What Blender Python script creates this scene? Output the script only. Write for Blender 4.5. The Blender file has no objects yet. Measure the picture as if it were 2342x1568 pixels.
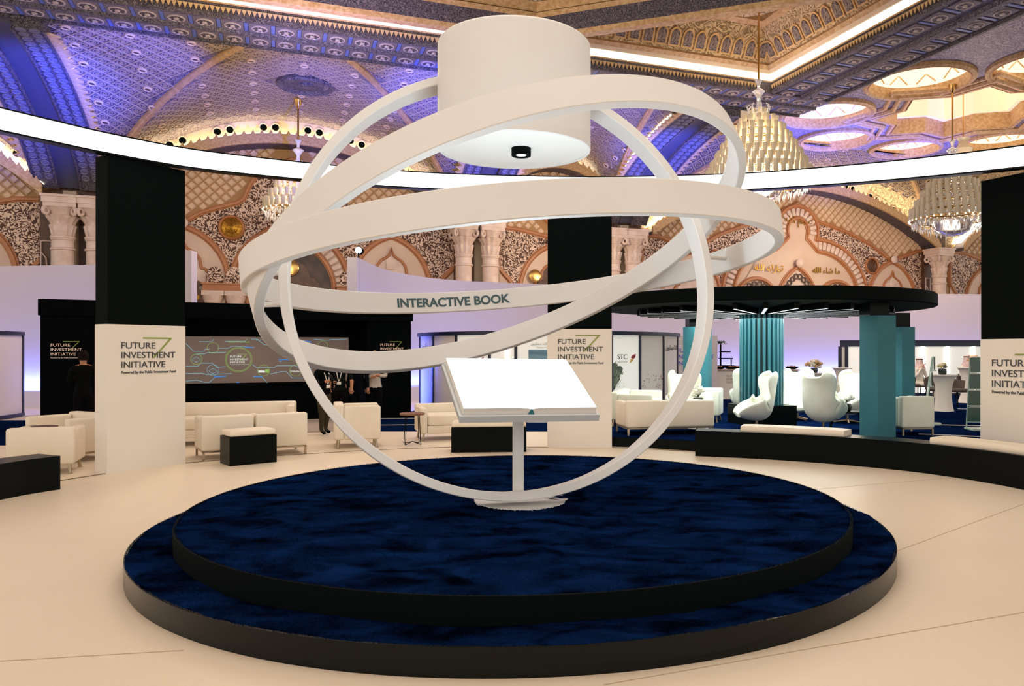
import bpy, bmesh, math, random
from math import sin, cos, pi, sqrt, atan2
from mathutils import Vector, Matrix
import numpy as np
random.seed(7)
rng = np.random.default_rng(7)
SC = bpy.context.scene
COL = SC.collection

# ------------------------------------------------------------------ camera, world, exposure
F, PX, PY, EYE = 1774.3, 1300.0, 800.0, 1.6          # focal length and principal point, in photo pixels
cd = bpy.data.cameras.new('camera'); cam = bpy.data.objects.new('camera', cd); COL.objects.link(cam)
cam.location = (0, 0, EYE); cam.rotation_euler = (pi/2, 0, 0)
cd.sensor_width = 36.0; cd.lens = F/2342*36.0
cd.shift_x = -(PX-1171)/2342; cd.shift_y = (PY-784)/2342
cd.clip_end = 200
SC.camera = cam
SC.view_settings.view_transform = 'Standard'; SC.view_settings.look = 'None'
SC.view_settings.exposure = 0.40; SC.view_settings.gamma = 1.0
SC.view_settings.use_curve_mapping = False
SC.cycles.use_denoising = True
SC.cycles.max_bounces = 6
SC.cycles.diffuse_bounces = 3
SC.cycles.sample_clamp_indirect = 6
w = bpy.data.worlds.new('hall_ambient'); SC.world = w; w.use_nodes = True
w.node_tree.nodes['Background'].inputs[0].default_value = (1.0, .955, .90, 1)
w.node_tree.nodes['Background'].inputs[1].default_value = 1.0

def lamp(name, kind, loc, col, power, size=1.0, size_y=None, target=None, spot=None, blend=.5):
    l = bpy.data.lights.new(name, kind); l.color = col; l.energy = power
    if kind == 'AREA':
        l.size = size
        if size_y: l.shape = 'RECTANGLE'; l.size_y = size_y
    else: l.shadow_soft_size = size
    if spot: l.spot_size = math.radians(spot); l.spot_blend = blend
    o = bpy.data.objects.new(name, l); COL.objects.link(o); o.location = loc
    if target is not None:
        o.rotation_euler = (Vector(target)-Vector(loc)).to_track_quat('-Z', 'Y').to_euler()
    return o

# room axes: S runs along the hall's back wall, V towards it
RA = atan2(.351, .936)
cR, sR = cos(RA), sin(RA)
def W(S, V, z=0.0): return (S*cR - V*sR, S*sR + V*cR, z)
def room(X, Y): return (X*cR + Y*sR, -X*sR + Y*cR)
VW = 32.8                                            # the back wall
def wallpt(px, py):
    t = (px-PX)/F; Y = VW/(cR - t*sR); X = t*Y
    return X*cR + Y*sR, EYE + (PY-py)*Y/F
def G(px, py, z=0.0):                                # photo pixel to a point on the level z
    d = (EYE-z)*F/(py-PY); return ((px-PX)/F*d, d)
def atd(px, py, d): return ((px-PX)/F*d, d, EYE+(PY-py)*d/F)

WARM = (1.0, .80, .58); WHITE = (1.0, .95, .87); BLUE = (.05, .09, 1.0)
lamp('overhead_fill', 'AREA', (-.4, 5.2, 10.5), (1, .93, .84), 330, 9, target=(-.4, 6.2, 0))  # unseen area lamps added overhead to brighten the stage and the lounge
lamp('overhead_fill.001', 'AREA', (0, 17, 10.0), (1, .92, .82), 360, 10, 7, target=(0, 17.5, 0))
for i, (S, V, z, p) in enumerate(((.8, 20, 8.0, 600), (14, 20.5, 7.2, 900), (25, 22.5, 7.0, 380), (.5, 28.5, 7.0, 230), (11, 28, 6.0, 330), (25, 29, 6.6, 280), (-14, 25, 8, 400))):
    lamp('chandelier_glow', 'POINT', W(S, V, z), WARM, p, .9)
# blue show lights thrown up at the vaults
for i, (loc, tgt, p, a) in enumerate((
    (W(-3, 21, 4.5), W(-7.2, 28.5, 9.5), 5200, 38), (W(-1, 20, 4.5), W(-4.2, 26.5, 10), 3600, 36),
    (W(4, 21, 4.5), W(5.2, 26, 10.2), 3600, 40), (W(2, 21, 4.5), W(1.0, 28.5, 10), 1900, 46),
    (W(9, 22, 4.5), W(8.0, 29.5, 9.3), 4200, 30), (W(12, 22, 4.5), W(14.9, 28.5, 9.5), 5200, 34),
    (W(10, 21, 4.5), W(11, 26.5, 10.3), 2200, 44), (W(22, 24, 4.5), W(21.5, 27.5, 11), 3000, 62),
    (W(28, 24, 4.5), W(26.5, 28.5, 11), 2400, 60), (W(-2, 19, 4.5), W(2, 23.4, 10.5), 1300, 50))):
    lamp('blue_show_light', 'SPOT', loc, BLUE, p*2.3, .1, target=tgt, spot=a, blend=.85)

# ------------------------------------------------------------------ helpers
def lin(c):
    f = lambda x: x/12.92 if x <= .04045 else ((x+.055)/1.055)**2.4
    if isinstance(c, str): c = tuple(int(c[i:i+2], 16)/255 for i in (0, 2, 4))
    return tuple(f(x) for x in c)+(1,)
def mat(name, col, rough=.5, metal=0, emit=None, es=0, noise=None, bump=None, spec=.5, trans=0, alpha=1, sheen=0, coat=0):
    m = bpy.data.materials.new(name); m.use_nodes = True
    nt = m.node_tree; b = nt.nodes['Principled BSDF']; I = b.inputs
    c = lin(col) if isinstance(col, str) else tuple(col)+(1,)
    I['Base Color'].default_value = c; I['Roughness'].default_value = rough; I['Metallic'].default_value = metal
    I['Specular IOR Level'].default_value = spec; I['Transmission Weight'].default_value = trans; I['Alpha'].default_value = alpha
    I['Sheen Weight'].default_value = sheen; I['Coat Weight'].default_value = coat
    if emit:
        I['Emission Color'].default_value = lin(emit) if isinstance(emit, str) else tuple(emit)+(1,)
        I['Emission Strength'].default_value = es
    tc = nt.nodes.new('ShaderNodeTexCoord')
    def tex(scale, detail=3, dist=0):
        mp = nt.nodes.new('ShaderNodeMapping'); nt.links.new(tc.outputs['Object'], mp.inputs[0])
        n = nt.nodes.new('ShaderNodeTexNoise')
        if isinstance(scale, tuple): mp.inputs['Scale'].default_value = scale; n.inputs['Scale'].default_value = 1
        else: n.inputs['Scale'].default_value = scale
        n.inputs['Detail'].default_value = detail; n.inputs['Distortion'].default_value = dist
        nt.links.new(mp.outputs[0], n.inputs['Vector']); return n
    if noise:
        sc, c2 = noise[0], noise[1]
        n = tex(sc, noise[2] if len(noise) > 2 else 3)
        r = nt.nodes.new('ShaderNodeValToRGB'); r.color_ramp.elements[0].position = .35; r.color_ramp.elements[1].position = .65
        r.color_ramp.elements[0].color = c; r.color_ramp.elements[1].color = lin(c2)
        nt.links.new(n.outputs[0], r.inputs[0]); nt.links.new(r.outputs[0], I['Base Color'])
    if bump:
        n = tex(bump[0], 4); bp = nt.nodes.new('ShaderNodeBump'); bp.inputs['Strength'].default_value = bump[1]; bp.inputs['Distance'].default_value = bump[2] if len(bump) > 2 else .01
        nt.links.new(n.outputs[0], bp.inputs['Height']); nt.links.new(bp.outputs[0], I['Normal'])
    return m
def carved(name, ground, relief, scale, width=.05, depth=.03, rough=.6):
    """fine scroll carving: pale relief over a darker ground"""
    m = mat(name, ground, rough); nt = m.node_tree; b = nt.nodes['Principled BSDF']
    tc = nt.nodes.new('ShaderNodeTexCoord'); n = nt.nodes.new('ShaderNodeTexNoise')
    n.inputs['Scale'].default_value = scale; n.inputs['Detail'].default_value = 0; n.inputs['Distortion'].default_value = 2.2
    nt.links.new(tc.outputs['Object'], n.inputs['Vector'])
    def mth(op, a, v):
        x = nt.nodes.new('ShaderNodeMath'); x.operation = op; nt.links.new(a, x.inputs[0]); x.inputs[1].default_value = v; return x.outputs[0]
    d = mth('ABSOLUTE', mth('SUBTRACT', mth('FRACT', mth('MULTIPLY', n.outputs[0], 4.0), 0), .5), 0)
    r = nt.nodes.new('ShaderNodeValToRGB'); e = r.color_ramp.elements
    e[0].position = width; e[0].color = lin(relief); e[1].position = width+.06; e[1].color = lin(ground)
    nt.links.new(d, r.inputs[0]); nt.links.new(r.outputs[0], b.inputs['Base Color'])
    bp = nt.nodes.new('ShaderNodeBump'); bp.invert = True; bp.inputs['Strength'].default_value = .7; bp.inputs['Distance'].default_value = depth
    nt.links.new(d, bp.inputs['Height']); nt.links.new(bp.outputs[0], b.inputs['Normal'])
    return m

def pierced(name, ground, relief, scale, t=.54):
    """carved scrollwork: pale leaves with dark comma-shaped hollows"""
    m = mat(name, ground, .6); nt = m.node_tree; b = nt.nodes['Principled BSDF']
    tc = nt.nodes.new('ShaderNodeTexCoord'); n = nt.nodes.new('ShaderNodeTexNoise'); n.inputs['Scale'].default_value = scale; n.inputs['Detail'].default_value = 0; n.inputs['Distortion'].default_value = 3.2
    nt.links.new(tc.outputs['Object'], n.inputs['Vector'])
    r = nt.nodes.new('ShaderNodeValToRGB'); e = r.color_ramp.elements; e[0].position = t; e[0].color = lin(relief); e[1].position = t+.035; e[1].color = lin(ground)
    nt.links.new(n.outputs[0], r.inputs[0]); nt.links.new(r.outputs[0], b.inputs['Base Color'])
    bp = nt.nodes.new('ShaderNodeBump'); bp.invert = True; bp.inputs['Strength'].default_value = .6; bp.inputs['Distance'].default_value = .02
    nt.links.new(n.outputs[0], bp.inputs['Height']); nt.links.new(bp.outputs[0], b.inputs['Normal']); return m

class MB:
    def __init__(s): s.v = []; s.f = []; s.m = []
    def add(s, vs, fs, mi=0):
        o = len(s.v); s.v += [tuple(p) for p in vs]; s.f += [tuple(i+o for i in f) for f in fs]; s.m += [mi]*len(fs); return s
    def box(s, c, d, rz=0, mi=0):
        x, y, z = d[0]/2, d[1]/2, d[2]/2; ca, sa = cos(rz), sin(rz); vs = []
        for k in (-z, z):
            for a, b in ((-x, -y), (x, -y), (x, y), (-x, y)): vs.append((c[0]+a*ca-b*sa, c[1]+a*sa+b*ca, c[2]+k))
        return s.add(vs, [(3, 2, 1, 0), (4, 5, 6, 7), (0, 1, 5, 4), (1, 2, 6, 5), (2, 3, 7, 6), (3, 0, 4, 7)], mi)
    def rbox(s, c, d, r, seg=2, mi=0, rz=0):
        bm = bmesh.new(); bmesh.ops.create_cube(bm, size=1)
        bmesh.ops.scale(bm, vec=d, verts=bm.verts)
        bmesh.ops.bevel(bm, geom=list(bm.edges), offset=min(r, .49*min(d)), segments=seg, profile=.5, affect='EDGES')
        bmesh.ops.rotate(bm, cent=(0, 0, 0), matrix=Matrix.Rotation(rz, 3, 'Z'), verts=bm.verts)
        bm.verts.index_update()
        s.add([(v.co+Vector(c)) for v in bm.verts], [[v.index for v in f.verts] for f in bm.faces], mi); bm.free(); return s
    def prism(s, pts, z0, z1, mi=0, axis='z'):
        """pts 2-D ccw; axis z: (x,y)->extrude z; axis 'v': (S,z) polygon extruded along V (second coordinate) from z0 to z1"""
        n = len(pts)
        if axis == 'z': vs = [(x, y, z0) for x, y in pts]+[(x, y, z1) for x, y in pts]
        else: vs = [(x, z0, y) for x, y in pts]+[(x, z1, y) for x, y in pts]
        bm = bmesh.new(); B = [bm.verts.new(p) for p in vs[:n]]
        f = bm.faces.new(B); bmesh.ops.triangulate(bm, faces=[f]); bm.verts.index_update()
        tri = [[v.index for v in g.verts] for g in bm.faces]; bm.free()
        fs = [tuple(reversed(t)) for t in tri]+[tuple(i+n for i in t) for t in tri]+[(i, (i+1) % n, n+(i+1) % n, n+i) for i in range(n)]
        return s.add(vs, fs, mi)
    def lathe(s, prof, n=24, c=(0, 0, 0), mi=0, a0=0, a1=2*pi, cap=False):
        full = abs(a1-a0-2*pi) < 1e-6; k = n if full else n+1; vs = []
        for i in range(k):
            a = a0+(a1-a0)*i/n
            for r, z in prof: vs.append((c[0]+r*cos(a), c[1]+r*sin(a), c[2]+z))
        m = len(prof); fs = []
        for i in range(n):
            j = (i+1) % k
            for q in range(m-1): fs.append((i*m+q, j*m+q, j*m+q+1, i*m+q+1))
        if full and cap:
            if prof[0][0] > 1e-6: fs.append(tuple(reversed([i*m for i in range(n)])))
            if prof[-1][0] > 1e-6: fs.append(tuple(i*m+m-1 for i in range(n)))
        return s.add(vs, fs, mi)
    def tube(s, path, r, n=8, closed=False, mi=0):
        P = [Vector(p) for p in path]; N = len(P); vs = []; fs = []; up = None
        for i in range(N):
            t = (P[(i+1) % N]-P[i-1]) if closed else (P[min(i+1, N-1)]-P[max(i-1, 0)])
            t.normalize()
            if up is None: up = Vector((0, 0, 1)) if abs(t.z) < .9 else Vector((1, 0, 0))
            a = t.cross(up); a.normalize(); b = a.cross(t); up = b
            rr = r[i] if isinstance(r, (list, tuple)) else r
            for k in range(n): vs.append(P[i]+rr*(cos(2*pi*k/n)*a+sin(2*pi*k/n)*b))
        for i in range(N if closed else N-1):
            j = (i+1) % N
            for k in range(n): q = (k+1) % n; fs.append((i*n+k, i*n+q, j*n+q, j*n+k))
        if not closed: fs += [tuple(reversed(range(n))), tuple((N-1)*n+k for k in range(n))]
        return s.add(vs, fs, mi)
    def sweep(s, path, prof, nrm, closed=False, mi=0):
        """rectangle-like profile [(across, out)] swept along a path; nrm(i) the 'out' direction"""
        P = [Vector(p) for p in path]; N = len(P); m = len(prof); vs = []; fs = []
        for i in range(N):
            t = (P[(i+1) % N]-P[i-1]) if closed else (P[min(i+1, N-1)]-P[max(i-1, 0)])
            t.normalize(); o = Vector(nrm(i)) if callable(nrm) else Vector(nrm); a = o.cross(t); a.normalize()
            for u, h in prof: vs.append(P[i]+a*u+o*h)
        for i in range(N if closed else N-1):
            j = (i+1) % N
            for k in range(m): q = (k+1) % m; fs.append((i*m+k, j*m+k, j*m+q, i*m+q))
        if not closed: fs += [tuple(range(m)), tuple(reversed([(N-1)*m+k for k in range(m)]))]
        return s.add(vs, fs, mi)
    def mesh(s, name, mats, smooth=40):
        me = bpy.data.meshes.new(name); me.from_pydata(s.v, [], s.f)
        for mm in (mats if isinstance(mats, (list, tuple)) else [mats]): me.materials.append(mm)
        if any(s.m): me.polygons.foreach_set('material_index', s.m)
        bm = bmesh.new(); bm.from_mesh(me); bmesh.ops.recalc_face_normals(bm, faces=bm.faces); bm.to_mesh(me); bm.free()
        if smooth:
            me.polygons.foreach_set('use_smooth', [True]*len(me.polygons)); me.set_sharp_from_angle(angle=math.radians(smooth))
        me.update(); return me
    def obj(s, name, mats, parent=None, loc=(0, 0, 0), rot=(0, 0, 0), smooth=40):
        return put(name, s.mesh(name, mats, smooth), parent, loc, rot)
def put(name, me, parent=None, loc=(0, 0, 0), rot=(0, 0, 0), scale=None):
    o = bpy.data.objects.new(name, me); COL.objects.link(o); o.location = loc; o.rotation_euler = rot
    if parent: o.parent = parent
    if scale: o.scale = scale
    return o
def tag(o, label=None, cat=None, group=None, kind=None):
    if label: o['label'] = label
    if cat: o['category'] = cat
    if group: o['group'] = group
    if kind: o['kind'] = kind
    return o
def thing(name, label, cat, loc=(0, 0, 0), rz=0, group=None):
    o = bpy.data.objects.new(name, None); COL.objects.link(o); o.location = loc; o.rotation_euler = (0, 0, rz)
    o.empty_display_size = .1
    return tag(o, label, cat, group)
def dup(root, loc, rz=0, label=None, group=None):
    def cp(o, par):
        c = o.copy(); COL.objects.link(c)
        if par: c.parent = par
        for ch in o.children: cp(ch, c)
        return c
    r = cp(root, None); r.location = loc; r.rotation_euler = (0, 0, rz)
    if label: r['label'] = label
    if group: r['group'] = group
    return r
_tc = {}
def textmesh(txt, width=None, height=None, depth=.003, weight=0.0):
    cu = bpy.data.curves.new('lettering', 'FONT'); cu.body = txt; cu.size = 1; cu.extrude = .01; cu.offset = weight
    o = bpy.data.objects.new('tmp', cu); COL.objects.link(o)
    dg = bpy.context.evaluated_depsgraph_get(); dg.update()
    me = bpy.data.meshes.new_from_object(o.evaluated_get(dg)); bpy.data.objects.remove(o)
    n = len(me.vertices); a = np.zeros(n*3); me.vertices.foreach_get('co', a); a = a.reshape(-1, 3)
    if n:
        mn, mx = a.min(0), a.max(0); sx = width/(mx[0]-mn[0]) if width else None
        capn = .72
        sy = height/capn if height else sx
        if sx is None: sx = sy
        a[:, 0] = (a[:, 0]-mn[0])*sx; a[:, 1] *= sy; a[:, 2] = a[:, 2]*depth/.01
        me.vertices.foreach_set('co', a.ravel())
    me.update(); return me
def text(txt, m, parent, loc, rz, width=None, height=None, name='lettering', depth=.003, weight=0.0, tilt=0):
    me = textmesh(txt, width, height, depth, weight); me.materials.clear(); me.materials.append(m)
    return put(name, me, parent, loc, (pi/2+tilt, 0, rz))

def arabic(s):
    """joined letter forms in left-to-right drawing order"""
    T = {'\u0621': (0xFE80, 0), '\u0627': (0xFE8D, 1), '\u0628': (0xFE8F, 2), '\u0629': (0xFE93, 1), '\u062a': (0xFE95, 2), '\u062b': (0xFE99, 2), '\u062d': (0xFEA1, 2), '\u062f': (0xFEA9, 1), '\u0631': (0xFEAD, 1), '\u0633': (0xFEB1, 2), '\u0634': (0xFEB5, 2), '\u0635': (0xFEB9, 2), '\u0639': (0xFEC9, 2), '\u0643': (0xFED9, 2), '\u0644': (0xFEDD, 2), '\u0645': (0xFEE1, 2), '\u0646': (0xFEE5, 2), '\u0647': (0xFEE9, 2), '\u0648': (0xFEED, 1), '\u064a': (0xFEF1, 2)}
    out = []
    for i, c in enumerate(s):
        if c not in T: out.append(c); continue
        b, k = T[c]; pj = i > 0 and s[i-1] in T and T[s[i-1]][1] == 2 and k > 0; nj = k == 2 and i+1 < len(s) and s[i+1] in T and T[s[i+1]][1] > 0
        out.append(chr(b+(3 if pj and nj else 2 if nj else 1 if pj else 0)))
    return ''.join(reversed(out))
# ------------------------------------------------------------------ materials
M = {}
M['floor'] = mat('cream_floor', 'ecdcc6', .42, noise=((.5, .5, .5), 'e8d6bf', 4), spec=.35)
M['navy'] = None
M['ringpaint'] = mat('ring_white_paint', 'e9e6e3', .6, noise=(1.3, 'e6e2de', 2))
M['paint'] = mat('matt_white_paint', 'efe7dc', .6, noise=(1.3, 'ece3d7', 2))
M['white'] = mat('white_paint', 'eee8e0', .6)
M['black'] = mat('black_laminate', (.0015, .003, .003), .3, spec=.1)
M['edge'] = mat('black_gloss_edge', (.0015, .0025, .0025), .2, spec=.22)
M['starlight'] = mat('star_light', 'f0dcb4', .6, emit=(1, .86, .66), es=.3)
M['blackm'] = mat('black_matt', (.003, .005, .005), .7, spec=.03)
M['void'] = mat('black_felt', (.0015, .0025, .003), .9, spec=.03)
M['leather'] = mat('cream_leather', 'efe3d0', .5, noise=(2.0, 'eadcc6', 2), bump=(14, .15, .004))
M['fabricw'] = mat('white_wool', 'eef0e2', .8, noise=(3.0, 'e6e8d6', 2), sheen=.3, bump=(60, .2, .003))
M['chrome'] = mat('brushed_steel', 'b9a88f', .28, metal=1)
M['teal'] = mat('teal_paint', '2f7682', .6, noise=(1.5, '2a6e7a', 2))
M['teal2'] = mat('teal_gloss', '2f6b77', .25, spec=.5)
M['text'] = mat('dark_grey_print', '3c4247', .6)
M['textteal'] = mat('teal_grey_print', '3f5a60', .6)
M['textpink'] = mat('pale_pink_print', 'e8c8b4', .6, emit='e8c8b4', es=.12)
M['green'] = mat('olive_green_print', '8a9a3c', .6)
M['led'] = mat('led_white', (1, 1, 1), .5, emit=(1, .985, .94), es=1.75)
M['ledbook'] = mat('screen_white', (1, 1, 1), .5, emit=(.93, .98, 1), es=2.4)
M['ledbar'] = mat('led_bar', (1, 1, 1), .5, emit=(.93, 1, .96), es=1.7)
M['cove'] = mat('cove_light', (1, 1, 1), .5, emit=(1, .86, .62), es=2.3)
M['cove5'] = mat('cove_light_strong', (1, 1, 1), .5, emit=(1, .84, .56), es=4.5)
M['coves'] = mat('cove_light_soft', 'f4e2bc', .6, emit=(1, .80, .50), es=1.1)
M['well'] = mat('light_well', 'f4e2bc', .6, emit=(1, .86, .66), es=.7, noise=None)
M['stone'] = mat('pink_stone', 'd6bda8', .5, noise=(.8, 'ccb09a', 4))
M['stone2'] = mat('pale_marble', 'e2cdbf', .5, noise=(2.5, 'd0b6a6', 5), bump=(9, .2, .01))
M['mould'] = mat('brown_moulding', 'b4794e', .45, noise=(1.5, 'a86c42', 3))
M['pad'] = mat('beige_pad', 'ddbf a2'.replace(' ',''), .5, noise=(.9, 'd3b394', 3))
M['bars'] = mat('gilded_lattice', 'a47a48', .5)
M['brown'] = mat('dark_brown_wood', '46291a', .4, noise=(5, '5d3a22', 5))
M['gold'] = mat('gilding', 'c89a3c', .3, metal=.9, noise=(14, '8a5d1e', 5), bump=(30, .5, .02))
M['goldp'] = mat('polished_brass', 'd8b06a', .25, metal=1)
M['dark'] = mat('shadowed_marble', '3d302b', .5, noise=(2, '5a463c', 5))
M['plaster'] = carved('ornate_plaster', '524850', '988880', 4.2, .24, .02)
M['plaster2'] = carved('ornate_plaster_gold', '8a7355', 'd2b893', 2.6, .26, .03)
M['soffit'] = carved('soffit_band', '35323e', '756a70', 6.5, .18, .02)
M['cornice'] = mat('cornice', 'd2b083', .55, noise=((9, 9, 9), 'b8905f', 2), bump=(18, .4, .02))
M['plain'] = mat('cream_plaster', 'e3cfb4', .6, noise=(.6, 'd8c2a4', 3))
M['lilac'] = mat('grey_plaster', '4b4a57', .6)
M['skin'] = mat('skin', 'b98062', .55)
M['hair'] = mat('dark_hair', '150c08', .9, spec=.1)
M['glass'] = mat('frosted_glass', 'cdbd9f', .35, emit=(1, .80, .55), es=.04, trans=.25)
M['crystal'] = mat('cut_crystal', (.95, .95, .97), .06, trans=.7, emit=(1, .84, .66), es=.03)
M['bulb'] = mat('bulb', (1, 1, 1), .5, emit=(1, .82, .55), es=1.5)

M['filigree'] = pierced('filigree_panel', '4a2818', 'e0c4ae', 5.2, .485)
# ------------------------------------------------------------------ floor and carpet
fl = MB(); fl.box((5, 16, -.05), (90, 70, .1)); fo = fl.obj('floor', M['floor']); tag(fo, kind='structure')
seampts = [G(x, y) for x, y in ((-420, 1232), (-150, 1150), (140, 1098.5), (424, 1059), (700, 1038), (1000, 1023.2), (1250, 1022.4), (1400, 1023.4), (1580, 1032))]
sm = MB(); path = []
for i in range(len(seampts)-1):
    p0 = seampts[max(i-1, 0)]; p1 = seampts[i]; p2 = seampts[i+1]; p3 = seampts[min(i+2, len(seampts)-1)]
    for k in range(8):
        t = k/8
        path.append(tuple(.5*((2*p1[j])+(-p0[j]+p2[j])*t+(2*p0[j]-5*p1[j]+4*p2[j]-p3[j])*t*t+(-p0[j]+3*p1[j]-3*p2[j]+p3[j])*t**3) for j in (0, 1))+(.002,))
sm.sweep(path, [(-.011, 0), (.011, 0), (.011, .004), (-.011, .004)], (0, 0, 1))
so = sm.obj('seam', mat('dark_seam', '6f5c48', .8), fo)  # thin dark joint line around the floor zone
jt = MB()
for x0, y0, x1, y1 in ((-60, 1515, 420, 1487), (1380, 1566, 1830, 1487), (1830, 1487, 2342, 1400), (1850, 1120, 2342, 1078), (1700, 1390, 2342, 1152)):
    a = G(x0, y0); b = G(x1, y1); jt.sweep([a+(.0015,), b+(.0015,)], [(-.0025, 0), (.0025, 0), (.0025, .001), (-.0025, .001)], (0, 0, 1))
jt.obj('joint', mat('floor_joint', 'c9b294', .8), fo)

def carpetmat(name, c1, c2, sc):
    m = mat(name, c1, 1.0, spec=.0); nt = m.node_tree; b = nt.nodes['Principled BSDF']
    tc = nt.nodes.new('ShaderNodeTexCoord'); out = None
    def nz(s, d, mpx):
        mp = nt.nodes.new('ShaderNodeMapping'); mp.inputs['Scale'].default_value = mpx
        n = nt.nodes.new('ShaderNodeTexNoise'); n.inputs['Scale'].default_value = s; n.inputs['Detail'].default_value = d; n.inputs['Distortion'].default_value = .6
        nt.links.new(tc.outputs['Object'], mp.inputs[0]); nt.links.new(mp.outputs[0], n.inputs[0]); return n.outputs[0]
    a = nz(sc, 5, (.75, 1.25, 1)); f = nz(170, 2, (1, 1, 1))
    mx = nt.nodes.new('ShaderNodeMath'); mx.operation = 'MULTIPLY_ADD'; nt.links.new(f, mx.inputs[0]); mx.inputs[1].default_value = .35; nt.links.new(a, mx.inputs[2])
    r = nt.nodes.new('ShaderNodeValToRGB'); e = r.color_ramp.elements
    e[0].position = .52; e[0].color = lin(c1); e[1].position = .86; e[1].color = lin(c2)
    nt.links.new(mx.outputs[0], r.inputs[0]); nt.links.new(r.outputs[0], b.inputs['Base Color'])
    bp = nt.nodes.new('ShaderNodeBump'); bp.inputs['Strength'].default_value = .35; bp.inputs['Distance'].default_value = .006
    nt.links.new(f, bp.inputs['Height']); nt.links.new(bp.outputs[0], b.inputs['Normal'])
    return m
M['navy'] = carpetmat('navy_carpet', '02081c', '0d2450', 2.6)
M['navyflat'] = carpetmat('navy_flat_carpet', '061230', '0c2048', 9)
# ------------------------------------------------------------------ hall: back wall
wb = MB(); wb.box((12, VW+.3, 6.5), (74, .5, 13)); wall = wb.obj('wall_back', M['bars'], rot=(0, 0, RA)); tag(wall, kind='structure')
bays = [(.53, 6.97, 'main'), (11.6, 2.95, 'narrow'), (24.7, 9.1, 'great'), (-14.2, 6.97, 'main'), (41.5, 7.0, 'main')]
CROWN, SPRING = 10.05, 7.0
def archz(a, h, crown=CROWN, spring=SPRING):
    rise = crown-spring; R = (h*h+rise*rise)/(2*rise); q = R*R-a*a
    return crown-R+sqrt(max(q, 0))
def m1(a, h, kind):
    """height of the brown moulding that parts lattice (above) from carved panel (below)"""
    a = abs(a)
    if kind == 'narrow': P = [(0, 6.62), (.8, 6.75), (1.6, 6.9), (2.9, 7.0)]
    elif kind == 'main': P = [(0, 9.2), (.6, 8.85), (1.2, 8.55), (1.49, 8.25), (1.62, 7.75), (1.83, 7.37), (2.6, 7.12), (3.3, 6.85), (3.9, 6.45), (4.6, 6.75), (5.5, 6.98), (7, 7.05)]
    else: P = [(0, 9.05), (1.3, 8.2), (1.9, 8.05), (3.2, 7.72), (4.6, 7.2), (6.1, 6.35), (6.9, 6.65), (7.8, 6.95), (9.2, 7.0)]
    for (x0, z0), (x1, z1) in zip(P, P[1:]):
        if a <= x1: return z0+(z1-z0)*(a-x0)/(x1-x0)
    return P[-1][1]
def pointed(c, hw, z0, rise, n=14, sgn=0):
    """pointed arch outline from left foot over the apex to right foot"""
    R = (hw*hw+rise*rise)/(2*hw); out = []
    am = math.asin(min(1, rise/R))
    for i in range(n+1): t = am*i/n; out.append((c-hw+R-R*cos(t), z0+R*sin(t)))
    return out+[(2*c-x, z) for x, z in reversed(out[:-1])]
def mould(mb, pts, wd=.17, ht=.12, base=.0):
    path = [(x, VW+.05-base, z) for x, z in pts]
    mb.sweep(path, [(-wd/2, 0), (-wd/2, ht*.45), (-wd*.3, ht*.55), (-wd*.22, ht), (wd*.22, ht), (wd*.3, ht*.55), (wd/2, ht*.45), (wd/2, 0)], (0, -1, 0))
def kidx(name, mats, mb, **k): return mb.obj(name, mats, wall, **k)
padme = MB(); hp = .176
padme.add([(hp, 0, 0), (0, 0, hp), (-hp, 0, 0), (0, 0, -hp)]+[(x*.78, -.045, z*.78) for x, z in ((hp, 0), (0, hp), (-hp, 0), (0, -hp))]+[(x*.6, -.03, z*.6) for x, z in ((hp, 0), (0, hp), (-hp, 0), (0, -hp))],
          [(i, (i+1) % 4, 4+(i+1) % 4, 4+i) for i in range(4)]+[(4+i, 4+(i+1) % 4, 8+(i+1) % 4, 8+i) for i in range(4)]+[(8, 9, 10, 11)])
padm = padme.mesh('tile', M['pad'], 0)
cands = []
P_ = .2
def vis(S, z):
    X, Y, _ = W(S, VW); x = PX+F*X/Y; y = PY-F*(z-EYE)/Y
    if x < -60 or x > 2260 or y < 250: return 0
    return 2 if ((x < 235 or 420 < x < 1255 or 1390 < x < 2246)) else 1
for c, h, kind in bays:
    nS = int(h/P_)+1
    for i in range(-nS, nS+1):
        for j in range(0, 26):
            if (i+j) % 2: continue
            a, z = i*P_, 6.3+j*P_
            if abs(a) > h-.3 or z > archz(a, h)-.2: continue
            zb = max(m1(a, h, kind), m1(a-.2, h, kind), m1(a+.2, h, kind))
            if z < zb+.1: continue
            if kind == 'narrow' and a*a+(z-7.85)**2 < .8: continue
            if kind == 'main' and abs(a) < .75 and z < 9.9: continue
            q = vis(c+a, z)
            if q: cands.append((-q, abs(W(c+a, VW)[1]), c+a, z))
cands.sort()
for _, _, S, z in cands[:290]: put('tile', padm, wall, (S, VW+.05, z))
rest = MB(); pv = [tuple(v.co) for v in padm.vertices]; pf = [tuple(p.vertices) for p in padm.polygons]
for _, _, S, z in cands[290:]: rest.add([(x+S, y+VW+.05, zz+z) for x, y, zz in pv], pf)
if rest.v: tag(kidx('tiling', M['pad'], rest, smooth=0), kind='stuff')

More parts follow.
